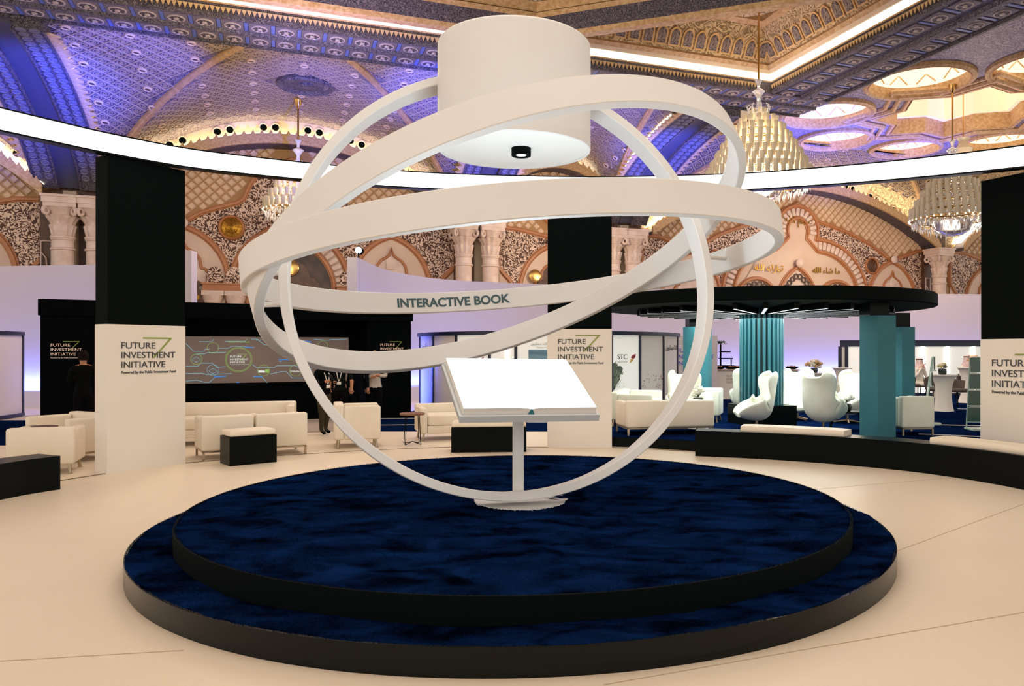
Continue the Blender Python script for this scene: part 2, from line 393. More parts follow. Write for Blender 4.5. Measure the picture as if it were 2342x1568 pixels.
def roundel(S, z, r, m='gold', rim='mould'):
    b = MB(); b.lathe([(r*1.22, 0), (r*1.22, .08), (r*1.12, .13), (r*1.0, .11), (r*.98, .06), (r*.96, .05), (r*.6, .1), (r*.5, .07), (r*.3, .1), (.001, .14)], 28)
    b.m = [1 if (i % 9) in (0, 1, 2, 3) else 0 for i in range(len(b.m))]
    return b.obj('roundel', [M[m], M[rim]], wall, (S, VW+.04, z), (pi/2, 0, 0))
def fillpoly(name, outline, m, base, ht):
    b = MB(); b.prism(outline, VW+.05-base-ht, VW+.05-base, axis='v'); return kidx(name, m, b)
def voussoirs(c, pts, depth, base, wd):
    """the little fluted stones that ring an arch"""
    L = [0]
    for (x0, z0), (x1, z1) in zip(pts, pts[1:]): L.append(L[-1]+math.hypot(x1-x0, z1-z0))
    n = int(L[-1]/.26)
    me = MB(); me.rbox((0, 0, 0), (.21, .12, wd), .04, 1); me = me.mesh('voussoir', M['stone2'], 40)
    for k in range(n):
        d = (k+.5)*L[-1]/n
        i = max(j for j in range(len(L)) if L[j] <= d); i = min(i, len(pts)-2)
        t = (d-L[i])/(L[i+1]-L[i]); x = pts[i][0]+(pts[i+1][0]-pts[i][0])*t; z = pts[i][1]+(pts[i+1][1]-pts[i][1])*t
        an = atan2(pts[i+1][1]-pts[i][1], pts[i+1][0]-pts[i][0])
        put('voussoir', me, wall, (x, VW+.05-base-.04, z), (0, -an, 0))
def offset(pts, d):
    out = []
    for i, (x, z) in enumerate(pts):
        x0, z0 = pts[max(i-1, 0)]; x1, z1 = pts[min(i+1, len(pts)-1)]; l = math.hypot(x1-x0, z1-z0) or 1
        out.append((x-(z1-z0)/l*d, z+(x1-x0)/l*d))
    return out
def ogee(c, hw, z0, ht):
    """multifoil ogee outline (half lobes and a pointed tip)"""
    R = [(1, 0), (.98, .12), (.86, .22), (.8, .27), (.8, .3), (.76, .46), (.62, .56), (.52, .57), (.5, .6), (.46, .74), (.33, .84), (.16, .9), (.06, .95), (0, 1.08)]
    rt = [(c+hw*a, z0+ht*b) for a, b in R]; return [(2*c-x, z) for x, z in rt]+list(reversed(rt[:-1]))
def panelset(c, h, kind):
    n = 40; N = 60
    a0 = h-.35
    top = [(c-a0+2*a0*i/N, m1(-a0+2*a0*i/N, h, kind)) for i in range(N+1)]
    fillpoly('carved_panel', [(c-a0, 3.2), (c+a0, 3.2)]+list(reversed(top)), M['filigree'], 0, .03)
    mm = MB(); mould(mm, top, .2, .13)
    for s in (-1, 1):
        x = c+s*a0; mould(mm, [(x, 7.05), (x, 6), (x, 5.25), (x-s*.25, 4.95), (x-s*.5, 4.7), (x-s*.68, 4.4), (x-s*.7, 3.6)], .22, .14)
        fillpoly('stone_spandrel', [(x, 5.2), (x-s*.25, 4.95), (x-s*.5, 4.7), (x-s*.68, 4.4), (x-s*.7, 3.2), (x, 3.2)][::s], M['stone'], .03, .02)
    flank = 1.6
    fl_ = [3.9] if kind == 'main' else [6.1] if kind == 'great' else [0]
    for fc in sorted({s*q for q in fl_ for s in (-1, 1)}):
        out = pointed(c+fc, flank, 4.2, 2.1); mould(mm, [(c+fc-flank, 3.2)]+out+[(c+fc+flank, 3.2)], .24, .15, .0)
        ins = pointed(c+fc, flank-.1, 4.2, 2.0)
        fillpoly('stone_lunette', [(c+fc-flank+.1, 3.2)]+ins+[(c+fc+flank-.1, 3.2)], M['stone'], .03, .03)
        og = ogee(c+fc, 1.25, 3.5, 2.15); mould(mm, og, .12, .13, .03)
        fillpoly('ogee_niche', og, M['stone2'] if kind != 'narrow' else M['brown'], .06, .02)
        cr = MB(); cr.lathe([(.12, 0), (.2, .06), (.2, .12), (.1, .2), (.001, .22)], 14)
        cr.obj('boss', M['stone2'], wall, (c+fc, VW-.08, 6.42), (pi/2, 0, 0))
        # ornate clock-like pediment inside the niche
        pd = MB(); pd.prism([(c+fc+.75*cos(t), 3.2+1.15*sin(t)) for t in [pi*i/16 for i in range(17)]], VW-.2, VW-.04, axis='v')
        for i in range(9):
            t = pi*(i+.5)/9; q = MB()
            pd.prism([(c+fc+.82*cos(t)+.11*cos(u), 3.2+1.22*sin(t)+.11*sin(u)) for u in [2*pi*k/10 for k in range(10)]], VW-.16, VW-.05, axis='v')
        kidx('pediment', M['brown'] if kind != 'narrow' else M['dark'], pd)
        g = MB()
        for t in (.5, 1.1, 1.57, 2.04, 2.64): g.prism([(c+fc+.56*cos(t)+.1*cos(u), 3.2+.86*sin(t)+.1*sin(u)) for u in [2*pi*k/10 for k in range(10)]], VW-.24, VW-.2, axis='v')
        kidx('gilt_studs', M['gold'], g)
        pl = MB(); pl.box((c+fc, VW-.06, 5.15), (.42, .03, .42)); kidx('plaque', M['stone2'], pl)
    if kind == 'main':
        arc = pointed(c, 2.22, 4.05, 2.55, 18); mould(mm, [(c-2.22, 3.2)]+arc+[(c+2.22, 3.2)], .24, .17)
        fillpoly('stone_arch', [(c-2.12, 3.2)]+pointed(c, 2.12, 4.05, 2.45)+[(c+2.12, 3.2)], M['stone'], .03, .03)
        voussoirs(c, pointed(c, 1.9, 4.05, 2.2), .1, .06, .4)
        inn = pointed(c, 1.62, 4.0, 1.95); mould(mm, [(c-1.62, 3.2)]+inn+[(c+1.62, 3.2)], .2, .16, .04)
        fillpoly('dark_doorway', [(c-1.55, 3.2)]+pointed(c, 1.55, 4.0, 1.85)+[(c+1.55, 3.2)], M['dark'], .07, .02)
        og = ogee(c, 1.35, 3.4, 1.9); fillpoly('carved_door_head', og, M['brown'], .1, .06)
        dd = MB()
        for t in (0, 1): dd.rbox((c, VW-.16, 3.75-.25*t), (2.5, .14, .12), .03, 1)
        kidx('door_cornice', M['brown'], dd)
        roundel(c-2.2, 6.35, .4); roundel(c+2.2, 6.35, .4)
        og = [(c+.62*cos(t), 8.35+.75*sin(t)) for t in [2*pi*i/24 for i in range(24)]]
        b = MB(); b.lathe([(.6, 0), (.6, .1), (.5, .16), (.42, .12), (.3, .1), (.001, .16)], 24); b.obj('gilt_medallion', M['gold'], wall, (c, VW+.02, 8.3), (pi/2, 0, 0))
        cr = MB()
        for s in (-1, 1):
            for t in (-.34, .34):
                x = c+s*2.45+t
                cr.prism([(x-.3, 4.15), (x+.3, 4.15)]+[(x+.3*cos(u), 4.4+.42*sin(u)) for u in [pi*i/10 for i in range(11)]], VW-.14, VW, axis='v')
        kidx('carved_crest', M['filigree'], cr)
        en = MB()
        for s in (-1, 1): en.box((c+s*2.45, VW-.12, 4.0), (1.5, .3, .24)); en.box((c+s*2.45, VW-.14, 4.14), (1.6, .34, .06))
        kidx('impost', M['mould'], en)
        for s in (-1, 1):
            for t in (-.4, .4):
                q = MB(); q.lathe([(.2, 0), (.2, 2.9), (.24, 2.95), (.22, 3.05), (.26, 3.3), (.36, 3.55), (.38, 3.7)], 14); q.box((0, 0, 3.78), (.78, .5, .18))
                q.obj('colonnette', M['stone2'], wall, (c+s*2.45+t, VW-.12, 0))
    elif kind == 'great':
        up = [(c+1.25*cos(t), 7.65+1.25*sin(t)) for t in [pi*(-.12)+(pi*1.24)*i/24 for i in range(25)]]
        lr = [(c+1.16+3.1*(1-cos(t)) if 0 else c+1.2+3.2*sin(t), 4.3+2.95*cos(t)) for t in [pi/2*i/16 for i in range(17)]]
        tre = [(x, z) for x, z in reversed(lr)]+up+[(2*c-x, z) for x, z in lr]
        mould(mm, tre, .26, .17); fillpoly('stone_field', [(c+4.4, 3.2)]+tre+[(c-4.4, 3.2)], M['stone'], .03, .02)
        vs = offset(tre, .3); voussoirs(c, vs[:17], .1, .06, .42); voussoirs(c, vs[18:41], .1, .06, .42); voussoirs(c, vs[-17:], .1, .06, .42)
        inn = offset(tre, .62); inn = [p for p in inn if p[1] < 9]; mould(mm, inn, .2, .17, .03)
        for q, rr in ((-2.45, 1.25), (0, 1.35), (2.45, 1.25)):
            if q: o_ = [(c+q+rr*cos(t), 3.9+rr*sin(t)) for t in [pi*i/20 for i in range(21)]]
            else: o_ = pointed(c, 1.2, 3.9, 1.9)
            mould(mm, o_, .22, .16, .03)
            for k in range(1, len(o_)-1, 2):
                x, z = o_[k]; x = c+q+(x-c-q)*.78; z = 3.9+(z-3.9)*.78
                b = MB(); b.tube([(x+.12*cos(u), VW-.1, z+.12*sin(u)) for u in [2*pi*i/10 for i in range(10)]], .035, 5, True); b.obj('scroll', M['dark'], wall)
            fillpoly('niche_field', [(c+q+(x-c-q)*.9, 3.9+(z-3.9)*.9) for x, z in o_], M['stone2'], .05, .02)
        roundel(c-4.75, 6.05, .36, 'brown'); roundel(c+4.75, 6.05, .36, 'brown')
        for dx, dz, tx in ((-1.75, 5.55, '\u062a\u0628\u0627\u0631\u0643 \u0627\u0644\u0644\u0647'), (1.75, 5.55, '\u0645\u0627 \u0634\u0627\u0621 \u0627\u0644\u0644\u0647'), (0, 8.0, '\u0628\u0633\u0645 \u0627\u0644\u0644\u0647')):
            text(arabic(tx), M['gold'], wall, (c+dx-.85, VW-.09, dz), 0, 1.7, None, 'calligraphy', .02)
        b = MB(); b.lathe([(.1, 0), (.22, .08), (.22, .16), (.12, .26), (.001, .28)], 14); b.obj('boss', M['stone2'], wall, (c, VW-.1, 5.98), (pi/2, 0, 0))
    else:
        roundel(c, 7.85, .55)
    kidx('moulding', M['mould'], mm)
for b_ in bays[:4]: panelset(*b_)
panelset(*bays[4])
for px_, py_, r_ in ((1220, 632, .29), (664, 613, .32)):
    S, z = wallpt(px_, py_); b = MB(); b.lathe([(r_, 0), (r_, .05), (r_*.9, .07), (r_*.8, .05), (.001, .06)], 28); b.obj('brass_disc', M['goldp'], wall, (S, VW-.2, z), (pi/2, 0, 0))
# dark recesses, pilasters and little screens behind the column pairs
dk = MB(); pil = MB(); scn = MB(); pairs = [(-7.5, -6.45), (7.45, 8.65), (14.35, 15.35), (33.6, None), (-21.5, -20.6)]
for a, b in pairs:
    c = (a+b)/2 if b else a; wd = 2.0 if b else 1.5
    dk.box((c, VW-.05, 5.2), (wd, .2, 7))
    if b: pil.box((c, VW-.3, 5.0), (.42, .4, 4.6))
    for s in (-1, 1):
        x = c+s*(wd/2-.22)
        for p, q in (((x-.16, 4.0), (x-.16, 5.5)), ((x-.16, 5.5), (x+.16, 5.5)), ((x+.16, 5.5), (x+.16, 4.0)), ((x-.16, 5.1), (x, 4.9)), ((x, 4.9), (x+.02, 4.6)), ((x+.02, 4.6), (x+.14, 4.45))):
            scn.tube([(p[0], VW-.22, p[1]), (q[0], VW-.22, q[1])], .022, 5)
kidx('dark_recess', M['brown'], dk); kidx('pilaster', mat('olive_stone', 'a89880', .6), pil); kidx('fretwork', M['stone2'], scn)

# marble columns
proto = None; k = 0
cl = {-7.1: 'pale marble hall column nearest the left edge of the hall wall', -6.05: 'pale marble hall column half hidden beside the left black pillar',
      7.3: 'left marble column of the pair behind the middle of the ring sculpture', 8.45: 'right marble column of the pair behind the middle of the ring sculpture',
      14.1: 'marble column showing beside the middle black pillar, half hidden by it', 15.1: 'marble column just right of the middle black pillar under the ring band',
      33.2: 'single marble column between two arched bays above the canopy right end'}
def column():
    r = thing('marble_column', '', 'column')
    b = MB(); b.lathe([(.46, 0), (.46, .3), (.4, .4), (.36, .5), (.345, 3.0), (.34, 5.45), (.37, 5.48), (.37, 5.54), (.34, 5.57)], 24); b.obj('shaft', M['stone2'], r)
    b = MB(); b.lathe([(.33, 5.1), (.385, 5.12), (.385, 5.18), (.34, 5.21), (.34, 5.5), (.39, 5.53), (.39, 5.6), (.35, 5.62)], 24); b.obj('neck_ring', M['stone2'], r)
    b = MB()
    prof = [(.34, 5.58), (.36, 5.8), (.40, 5.98), (.36, 6.02), (.40, 6.15), (.50, 6.3), (.42, 6.33), (.47, 6.45), (.58, 6.58)]
    n = 48; vs = []; fs = []
    for i in range(n):
        t = 2*pi*i/n
        for j, (rr, z) in enumerate(prof):
            q = rr*(1+(.09*cos(12*t) if j in (1, 2, 4, 5, 7) else .03*cos(8*t))); vs.append((q*cos(t), q*sin(t), z))
    m = len(prof)
    for i in range(n):
        for j in range(m-1): fs.append((i*m+j, ((i+1) % n)*m+j, ((i+1) % n)*m+j+1, i*m+j+1))
    b.add(vs, fs)
    for sx in (-1, 1):
        for sy in (-1, 1): b.tube([(sx*(.42+.07*cos(u)), sy*(.42+.07*cos(u)), 6.45+.12*sin(u)) for u in [2*pi*i/10 for i in range(10)]], .06, 6, True)
    b.obj('capital', M['stone2'], r)
    b = MB(); b.box((0, 0, 6.66), (1.0, 1.0, .14)); b.box((0, 0, 6.83), (1.08, 1.08, .2)); b.box((0, 0, 6.97), (1.16, 1.16, .08)); b.obj('abacus', M['stone2'], r)
    return r
cols = []
for S in (-7.1, -6.05, 7.3, 8.45, 14.1, 15.1, 33.2):
    if proto is None: proto = column(); o = proto; o.location = W(S, VW-.85); o.rotation_euler = (0, 0, RA); o['label'] = cl[S]; o['group'] = 'marble columns of the hall'
    else: o = dup(proto, W(S, VW-.85), RA, cl[S])

# ------------------------------------------------------------------ hall: ceiling
cb = MB(); cb.box((10, 10, 14.6), (80, 60, .2)); ceil = cb.obj('ceiling', M['plain'], rot=(0, 0, RA)); tag(ceil, kind='structure')
def cpart(name, mb, m, **k): return mb.obj(name, m, ceil, **k)
VB0, VB1, ZB = 22.6, 24.5, 10.5
def hC(v, v0=VB1, z1=ZB):
    q = min(max((v-v0)/(VW-v0), 0), 1); return SPRING+(z1-SPRING)*max(0, 1-q**1.7)**(1/1.7)
def web(c, h, v, side, v0=VB1, top=1.5):      # groin position on either side of a bay
    q = (v-v0)/(VW-v0); return c+side*(top+(h-.3-top)*q)
def zvault(c, h, S, v, v0=VB1, z1=ZB, top=1.5):
    z = hC(v, v0, z1); hw = web(c, h, v, 1, v0, top)-c
    if abs(S-c) < hw:
        q = (v-v0)/(VW-v0); zc = (z1+.1)*(1-q)+(CROWN+.62)*q; u = (S-c)/hw
        z += max(zc-z, 0)*(1-u*u)**.8
    return z
def vault(c, h, v0, z1, m, top, nS=56, nV=36):
    b = MB(); vs = []; fs = []
    for j in range(nV+1):
        v = v0+(VW+.05-v0)*j/nV; w_ = web(c, h, v, 1, v0, top)-c
        # sample so that a column of vertices runs along each groin
        xs = [-h-.6+(h+.6-w_)*i/14 for i in range(14)]+[-w_+2*w_*i/(nS-28) for i in range(nS-27)]+[w_+(h+.6-w_)*(i+1)/14 for i in range(14)]
        for x in xs: vs.append((c+x, v, zvault(c, h, c+x, min(v, VW), v0, z1, top)))
    k = len(vs)//(nV+1)
    for j in range(nV):
        for i in range(k-1): fs.append((j*k+i, j*k+i+1, (j+1)*k+i+1, (j+1)*k+i))
    b.add(vs, fs); return cpart('vault', b, m, smooth=30)
vdef = [(.53, 6.97, VB1, ZB, 1.5, 'plaster'), (11.6, 2.95, VB1, ZB, 1.0, 'plaster'), (24.7, 9.1, 29.3, 11.0, 3.0, 'plaster2'), (-14.2, 6.97, VB1, ZB, 1.5, 'plaster'), (41.5, 7.0, 29.3, 11.0, 2.5, 'plaster2')]
for c, h, v0, z1, top, m in vdef: vault(c, h, v0, z1, M[m], top)
# ribs along the groins, raised coffers on the webs
coffer = MB()
R0 = [(.262*cos(pi/2*i), .262*sin(pi/2*i)) for i in range(4)]; R1 = [(.236*cos(pi/2*i), .236*sin(pi/2*i)) for i in range(4)]
R2 = [(.135*cos(pi/4*i), .135*sin(pi/4*i)) for i in range(8)]; R3 = [(x*.8, y*.8) for x, y in R2]; R4 = [(.055*cos(pi/4*i), .055*sin(pi/4*i)) for i in range(8)]; R5 = [(x*.75, y*.75) for x, y in R4]
def rg(R, z): return [(x, y, z) for x, y in R]
coffer.add(rg(R0, 0)+rg(R0, .035)+rg(R1, .035)+rg(R1, .008), [(4*r+i, 4*r+(i+1) % 4, 4*r+4+(i+1) % 4, 4*r+4+i) for r in range(3) for i in range(4)], 0)
coffer.add(rg(R1, .008), [(0, 1, 2, 3)], 1)
coffer.add(rg(R2, .008)+rg(R2, .022)+rg(R3, .022)+rg(R3, .012), [(8*r+i, 8*r+(i+1) % 8, 8*r+8+(i+1) % 8, 8*r+8+i) for r in range(3) for i in range(8)], 0)
coffer.add(rg(R4, .012)+rg(R4, .04)+rg(R5, .04)+rg(R5, .02), [(8*r+i, 8*r+(i+1) % 8, 8*r+8+(i+1) % 8, 8*r+8+i) for r in range(3) for i in range(8)], 0)
coffer.add(rg(R5, .021), [tuple(range(8))], 2)
M['cof2'] = carved('coffer_field', '463e48', '8d7f7e', 13, .2, .01); M['cofhole'] = mat('coffer_eye', '6a4a34', .6)
cofm = coffer.mesh('coffer', [mat('coffer_rim', 'b59e84', .6), M['cof2'], M['cofhole']], 0)
ocu = MB(); ocu.lathe([(.13, 0), (.13, .05), (.1, .07), (.085, .04)], 14); ocu.lathe([(.085, .04), (.001, .04)], 14, mi=1); ocum = ocu.mesh('oculus', [mat('oculus_rim', 'd8bc98', .5), mat('oculus_well', '5a4436', .6)], 30); nocu = 0
cc = []
for bi, (c, h, v0, z1, top, m) in enumerate(vdef[:3]):
    step = .52 if bi != 2 else .7
    nS = int(h/step*2); arcl = [(v0, 0)]
    v = v0
    L = 0; pv_ = (v0, hC(v0, v0, z1)); rows = []
    acc = 0
    for k in range(1, 400):
        v = v0+(VW-v0)*k/400; p = (v, hC(v, v0, z1)); acc += math.hypot(p[0]-pv_[0], p[1]-pv_[1]); pv_ = p
        if acc >= step*.5: rows.append(v); acc = 0
    for j, v in enumerate(rows):
        for i in range(-nS, nS+1):
            if (i+j) % 2: continue
            S = c+i*step*.5
            if abs(S-c) > h-.55: continue
            wg = web(c, h, v, 1, v0, top)-c
            if abs(abs(S-c)-wg) < .32: continue
            if bi == 0 and (S-c-.3)**2+(v-27.8)**2 < 1.2: continue
            if v > VW-.9 and abs(S-c) < wg: continue
            z = zvault(c, h, S, v, v0, z1, top); e = .02
            dS = (zvault(c, h, S+e, v, v0, z1, top)-z)/e; dv = (zvault(c, h, S, v+e, v0, z1, top)-z)/e
            if abs(dS) > 3 or abs(dv) > 3: continue
            nrm = Vector((dS, dv, -1)).normalized(); X, Y, _ = W(S, v)
            px = PX+F*X/Y; py = PY-F*(z-EYE)/Y
            if not (-40 < px < 2300 and -40 < py < 600): continue
            cc.append((Y, S, v, z, nrm))
            if j % 4 == 0 and (i//2) % 3 == 0 and nocu < 280: put('oculus', ocum, ceil, Vector((S+step*.5, v, zvault(c, h, S+step*.5, v, v0, z1, top)))+nrm*.02, nrm.to_track_quat('Z', 'Y').to_euler()); nocu += 1
cc.sort()
print('coffers', len(cc))
cfr = MB(); cvv = [v.co.copy() for v in cofm.vertices]; cff = [tuple(p.vertices) for p in cofm.polygons]; cmi = [p.material_index for p in cofm.polygons]
for i, (Y, S, v, z, nrm) in enumerate(cc):
    q = nrm.to_track_quat('Z', 'Y')
    if i < 290:
        o = put('coffer', cofm, ceil, Vector((S, v, z))+nrm*.005, q.to_euler(), (1.34,)*3 if S > 16 else None)
    else:
        o0 = len(cfr.v); cfr.v += [tuple(q @ (p*(1.34 if S > 16 else 1))+Vector((S, v, z))+nrm*.005) for p in cvv]; cfr.f += [tuple(k+o0 for k in f) for f in cff]; cfr.m += cmi
if cfr.v: tag(cpart('coffering', cfr, list(cofm.materials), smooth=0), kind='stuff')
rb = MB()
for c, h, v0, z1, top, m in vdef:
    for s in (-1, 1):
        pts = []
        for k in range(25):
            v = v0+(VW-.4-v0)*k/24; S = web(c, h, v, s, v0, top); pts.append((S, v, hC(v, v0, z1)-.02))
        rb.sweep(pts, [(-.11, -.05), (-.11, .04), (-.07, .05), (-.045, .11), (.045, .11), (.07, .05), (.11, .04), (.11, -.05)], (0, 0, -1))
cpart('groin_rib', rb, mat('gilt_rib', 'c9a070', .5, noise=(6, 'b08a5c', 3)))
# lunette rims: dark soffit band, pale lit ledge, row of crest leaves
leaf = MB(); leaf.add([(-.13, 0, 0), (.13, 0, 0), (.15, 0, .12), (.06, 0, .22), (0, 0, .34), (-.06, 0, .22), (-.15, 0, .12)]+[(-.13, .06, 0), (.13, .06, 0), (.15, .06, .12), (.06, .06, .22), (0, .06, .34), (-.06, .06, .22), (-.15, .06, .12)],
                      [(0, 1, 2, 3, 4, 5, 6), (13, 12, 11, 10, 9, 8, 7)]+[(i, 7+i, 7+(i+1) % 7, (i+1) % 7) for i in range(7)])
leafm = leaf.mesh('crest_leaf', M['cornice'], 0)
band = MB(); strip = MB(); crest = 0; eye = MB(); trimb = MB()
for c, h, kind in bays:
    n = 48; P = [(-h+.5+2*(h-.5)*i/n) for i in range(n+1)]
    arc = [(c+a, archz(a, h)-.32) for a in P]
    band.sweep([(x, VW-.35, z) for x, z in arc], [(-.45, 0), (-.45, .16), (.45, .16), (.45, 0)], lambda i, A=arc: (0, 0, -1))
    trimb.sweep([(x, VW-.86, z+.02) for x, z in arc], [(-.06, -.2), (-.06, .17), (.06, .17), (.06, -.2)], (0, 0, -1))
    strip.sweep([(x, VW-.3, z+.3) for x, z in arc], [(-.35, 0), (-.35, .03), (.35, .03), (.35, 0)], (0, 0, -1))
    acc = 0; last = arc[0]
    for (x, z) in [(c+a, archz(a, h)-.3) for a in [(-h+.6+2*(h-.6)*i/400) for i in range(401)]]:
        acc += math.hypot(x-last[0], z-last[1]); last = (x, z)
        if acc > .3:
            acc = 0
            X, Y, _ = W(x, VW-.9)
            if -40 < PX+F*X/Y < 2290 and crest < 290: put('crest_leaf', leafm, ceil, (x, VW-.93, z)); crest += 1
    for a in [(-h+1.4+2*(h-1.4)*i/16) for i in range(17)]:
        if kind == 'main': eye.lathe([(.12, -.02), (.12, .02), (.001, .02)], 12, (c+a, VW-.4, archz(a, h)+.25))
fas = MB(); eyer = MB(); eyes = MB()
for c, h, kind in bays:
    vs = []; n = 60
    vd = [d for d in vdef if d[0] == c][0]
    for i in range(n+1):
        a = -h+.35+2*(h-.35)*i/n; z0 = archz(a, h)-.1; z1 = max(zvault(c, h, c+a, VW, vd[2], vd[3], vd[4])+.1, z0+.02); vs += [(c+a, VW-.12, z0), (c+a, VW-.12, z1)]
    fas.add(vs, [(2*i, 2*i+2, 2*i+3, 2*i+1) for i in range(n)])
    m = int(h*1.1)
    for i in range(m+1):
        for dx in (-.22, .22):
            a = (-h+1.2)+2*(h-1.2)*i/m+dx; z = archz(a, h)+.33; X, Y, _ = W(c+a, VW)
            if -20 < PX+F*X/Y < 2290:
                b = MB(); b.lathe([(.2, 0), (.2, .03), (.15, .05), (.13, .02)], 14); b.lathe([(.13, .02), (.001, .02)], 14, mi=1); b.obj('eye', [M['plain'], M['void']], ceil, (c+a, VW-.12, z), (pi/2, 0, 0))
cpart('fascia', fas, M['plain'], smooth=0)
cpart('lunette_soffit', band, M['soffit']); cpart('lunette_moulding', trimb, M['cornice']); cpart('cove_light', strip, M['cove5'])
# transverse arches between bays: two ornamented bands with a plain channel
tb = MB(); tch = MB(); tedge = MB()
oval = MB(); oval.lathe([(.13, 0), (.13, .03), (.1, .045), (.075, .02), (.05, .02), (.001, .05)], 12); ovm = oval.mesh('oval_boss', mat('oval_boss', '6a6672', .5), 40)
nov = 0
for a, b in pairs[:3]+[pairs[4]]:
    c = (a+b)/2; v0, z1 = VB1, ZB
    pts = [(v0+(VW-.2-v0)*k/40) for k in range(41)]
    def nn(i, p=pts):
        v = p[i]; e = .01; d = (hC(v+e)-hC(v-e))/(2*e); return Vector((0, d, -1)).normalized()
    for s in (-1, 1): tb.sweep([(c+s*.72, v, hC(v)) for v in pts], [(-.38, -.1), (-.38, .34), (.38, .34), (.38, -.1)], nn)
    tch.sweep([(c, v, hC(v)) for v in pts], [(-.36, -.1), (-.36, .22), (.36, .22), (.36, -.1)], nn)
    for s in (-1, 1):
        for e_ in (-.36, .36): tedge.tube([Vector((c+s*.72+e_, v, hC(v)))+nn(i)*.35 for i, v in enumerate(pts)], .04, 5)
    acc = 9; L = None
    for k in range(600):
        v = v0+(VW-.5-v0)*k/600; p = Vector((0, v, hC(v)))
        if L is not None: acc += (p-L).length
        L = p
        if acc > .3:
            acc = 0; e = .01; d = (hC(v+e)-hC(v-e))/(2*e); nr = Vector((0, d, -1)).normalized(); q = nr.to_track_quat('Z', 'Y').to_euler()
            for s in (-1, 1):
                for t in (-.16, .16):
                    x = c+s*.72+t; X, Y, _ = W(x, v); px = PX+F*X/Y
                    if -30 < px < 2342 and nov < 290: put('oval_boss', ovm, ceil, Vector((x, v, p.z))+nr*.34, q); nov += 1
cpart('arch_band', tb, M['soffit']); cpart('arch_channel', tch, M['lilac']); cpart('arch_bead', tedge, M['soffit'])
# lit ledges beside the transverse arches
lg = MB()
for a, b in pairs[:3]:
    c = (a+b)/2
    for s in (-1, 1):
        lg.sweep([(c+s*1.12, v, hC(v)-.03) for v in pts[6:]], [(-.012, 0), (-.012, .07), (.012, .07), (.012, 0)], (0, 0, -1))
        acc = 0; L = None
        for k in range(400):
            v = VB1+(VW-1.2-VB1)*k/400; q = Vector((0, v, hC(v)))
            if L is not None: acc += (q-L).length
            L = q
            X, Y, _ = W(c, v)
            if acc > .3 and -20 < PX+F*X/Y < 2342:
                acc = 0; e = .01; d = (hC(v+e)-hC(v-e))/(2*e); nr = Vector((0, d, -1)).normalized(); tg = Vector((0, 1, d)).normalized()
                Mx = Matrix((tg, nr, Vector((s, 0, 0)))).transposed()
                if Mx.determinant() < 0: Mx = Matrix((-tg, nr, Vector((s, 0, 0)))).transposed()
                put('crest_leaf', leafm, ceil, Vector((c+s*1.08, v, q.z))+nr*.3, Mx.to_euler())
cpart('arch_light', lg, M['cove5'])
# vault medallion
md = MB(); md.lathe([(.95, 0), (.95, -.08), (.86, -.14), (.78, -.08), (.74, -.03), (.3, -.03), (.26, -.1), (.001, -.12)], 36)
cpart('ceiling_medallion', md, M['soffit'], loc=(.9, 27.8, zvault(.53, 6.97, .9, 27.8)-.0), rot=(atan2(zvault(.53, 6.97, .9, 28.3)-zvault(.53, 6.97, .9, 27.3), 1), 0, 0))
# beams around the great coffer
bm_ = MB(); S0, S1, S2 = -16.0, 15.95, 18.4
prof_y = [(VB1+.1, ZB+.5), (VB1+.1, ZB-.05), (VB1-.1, ZB-.1), (VB1-.1, ZB), (VB1-.85, ZB), (VB1-.9, ZB-.1), (VB1-1.05, ZB-.1), (VB1-1.1, ZB), (VB0+.1, ZB), (VB0+.1, ZB-.06), (VB0, ZB-.06), (VB0, ZB+.5)]
def lathe_poly(mb, prof, axis, a, b):
    n = len(prof)
    vs = [((a, p, z) if axis == 'S' else (p, a, z)) for p, z in prof]+[((b, p, z) if axis == 'S' else (p, b, z)) for p, z in prof]
    mb.add(vs, [(i, (i+1) % n, n+(i+1) % n, n+i) for i in range(n)]+[tuple(range(n)), tuple(reversed(range(n, 2*n)))])
lathe_poly(bm_, prof_y, 'S', S0, S2+.1)
prof_x = [(S2+.1, ZB+.6), (S2+.1, ZB-.05), (S2-.1, ZB-.1), (S2-.1, ZB), (S2-.95, ZB), (S2-1.0, ZB-.12), (S2-1.2, ZB-.12), (S2-1.25, ZB), (S1+.1, ZB), (S1+.1, ZB-.06), (S1, ZB-.06), (S1, ZB+.6)]
bm2 = MB(); lathe_poly(bm2, prof_x, 'V', 6, VB0+.05)
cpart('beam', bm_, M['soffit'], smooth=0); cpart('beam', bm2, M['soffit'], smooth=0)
ros = MB(); ros.box((0, 0, .015), (.56, .6, .03), mi=0); ros.lathe([(.22, .03), (.22, .05), (.19, .06), (.17, .035), (.07, .035), (.06, .08), (.001, .09)], 16, mi=1)
for i in range(8):
    t = 2*pi*i/8; ros.add([(.05*cos(t-.3), .05*sin(t-.3), .05), (.16*cos(t-.22), .16*sin(t-.22), .05), (.18*cos(t), .18*sin(t), .06), (.16*cos(t+.22), .16*sin(t+.22), .05), (.05*cos(t+.3), .05*sin(t+.3), .05)], [(0, 1, 2, 3, 4)], 2)
rosm = ros.mesh('rosette_panel', [mat('panel_ground', '6d6468', .6), mat('panel_rosette', 'b0a098', .5), mat('panel_leaf', '3a3a48', .5)], 0)
blb = MB(); blb.box((0, 0, .01), (.1, .58, .02)); blm = blb.mesh('divider', mat('divider', '5a6ca8', .5), 0)
nr_ = 0
for r_, V in enumerate((VB1-.47, VB0+.48)):
    for k in range(44):
        S = -11.5+k*.69
        if S > 19: continue
        put('rosette_panel', rosm, ceil, (S, V, ZB-.002), (pi, 0, 0)); put('divider', blm, ceil, (S+.345, V, ZB-.002), (pi, 0, 0))
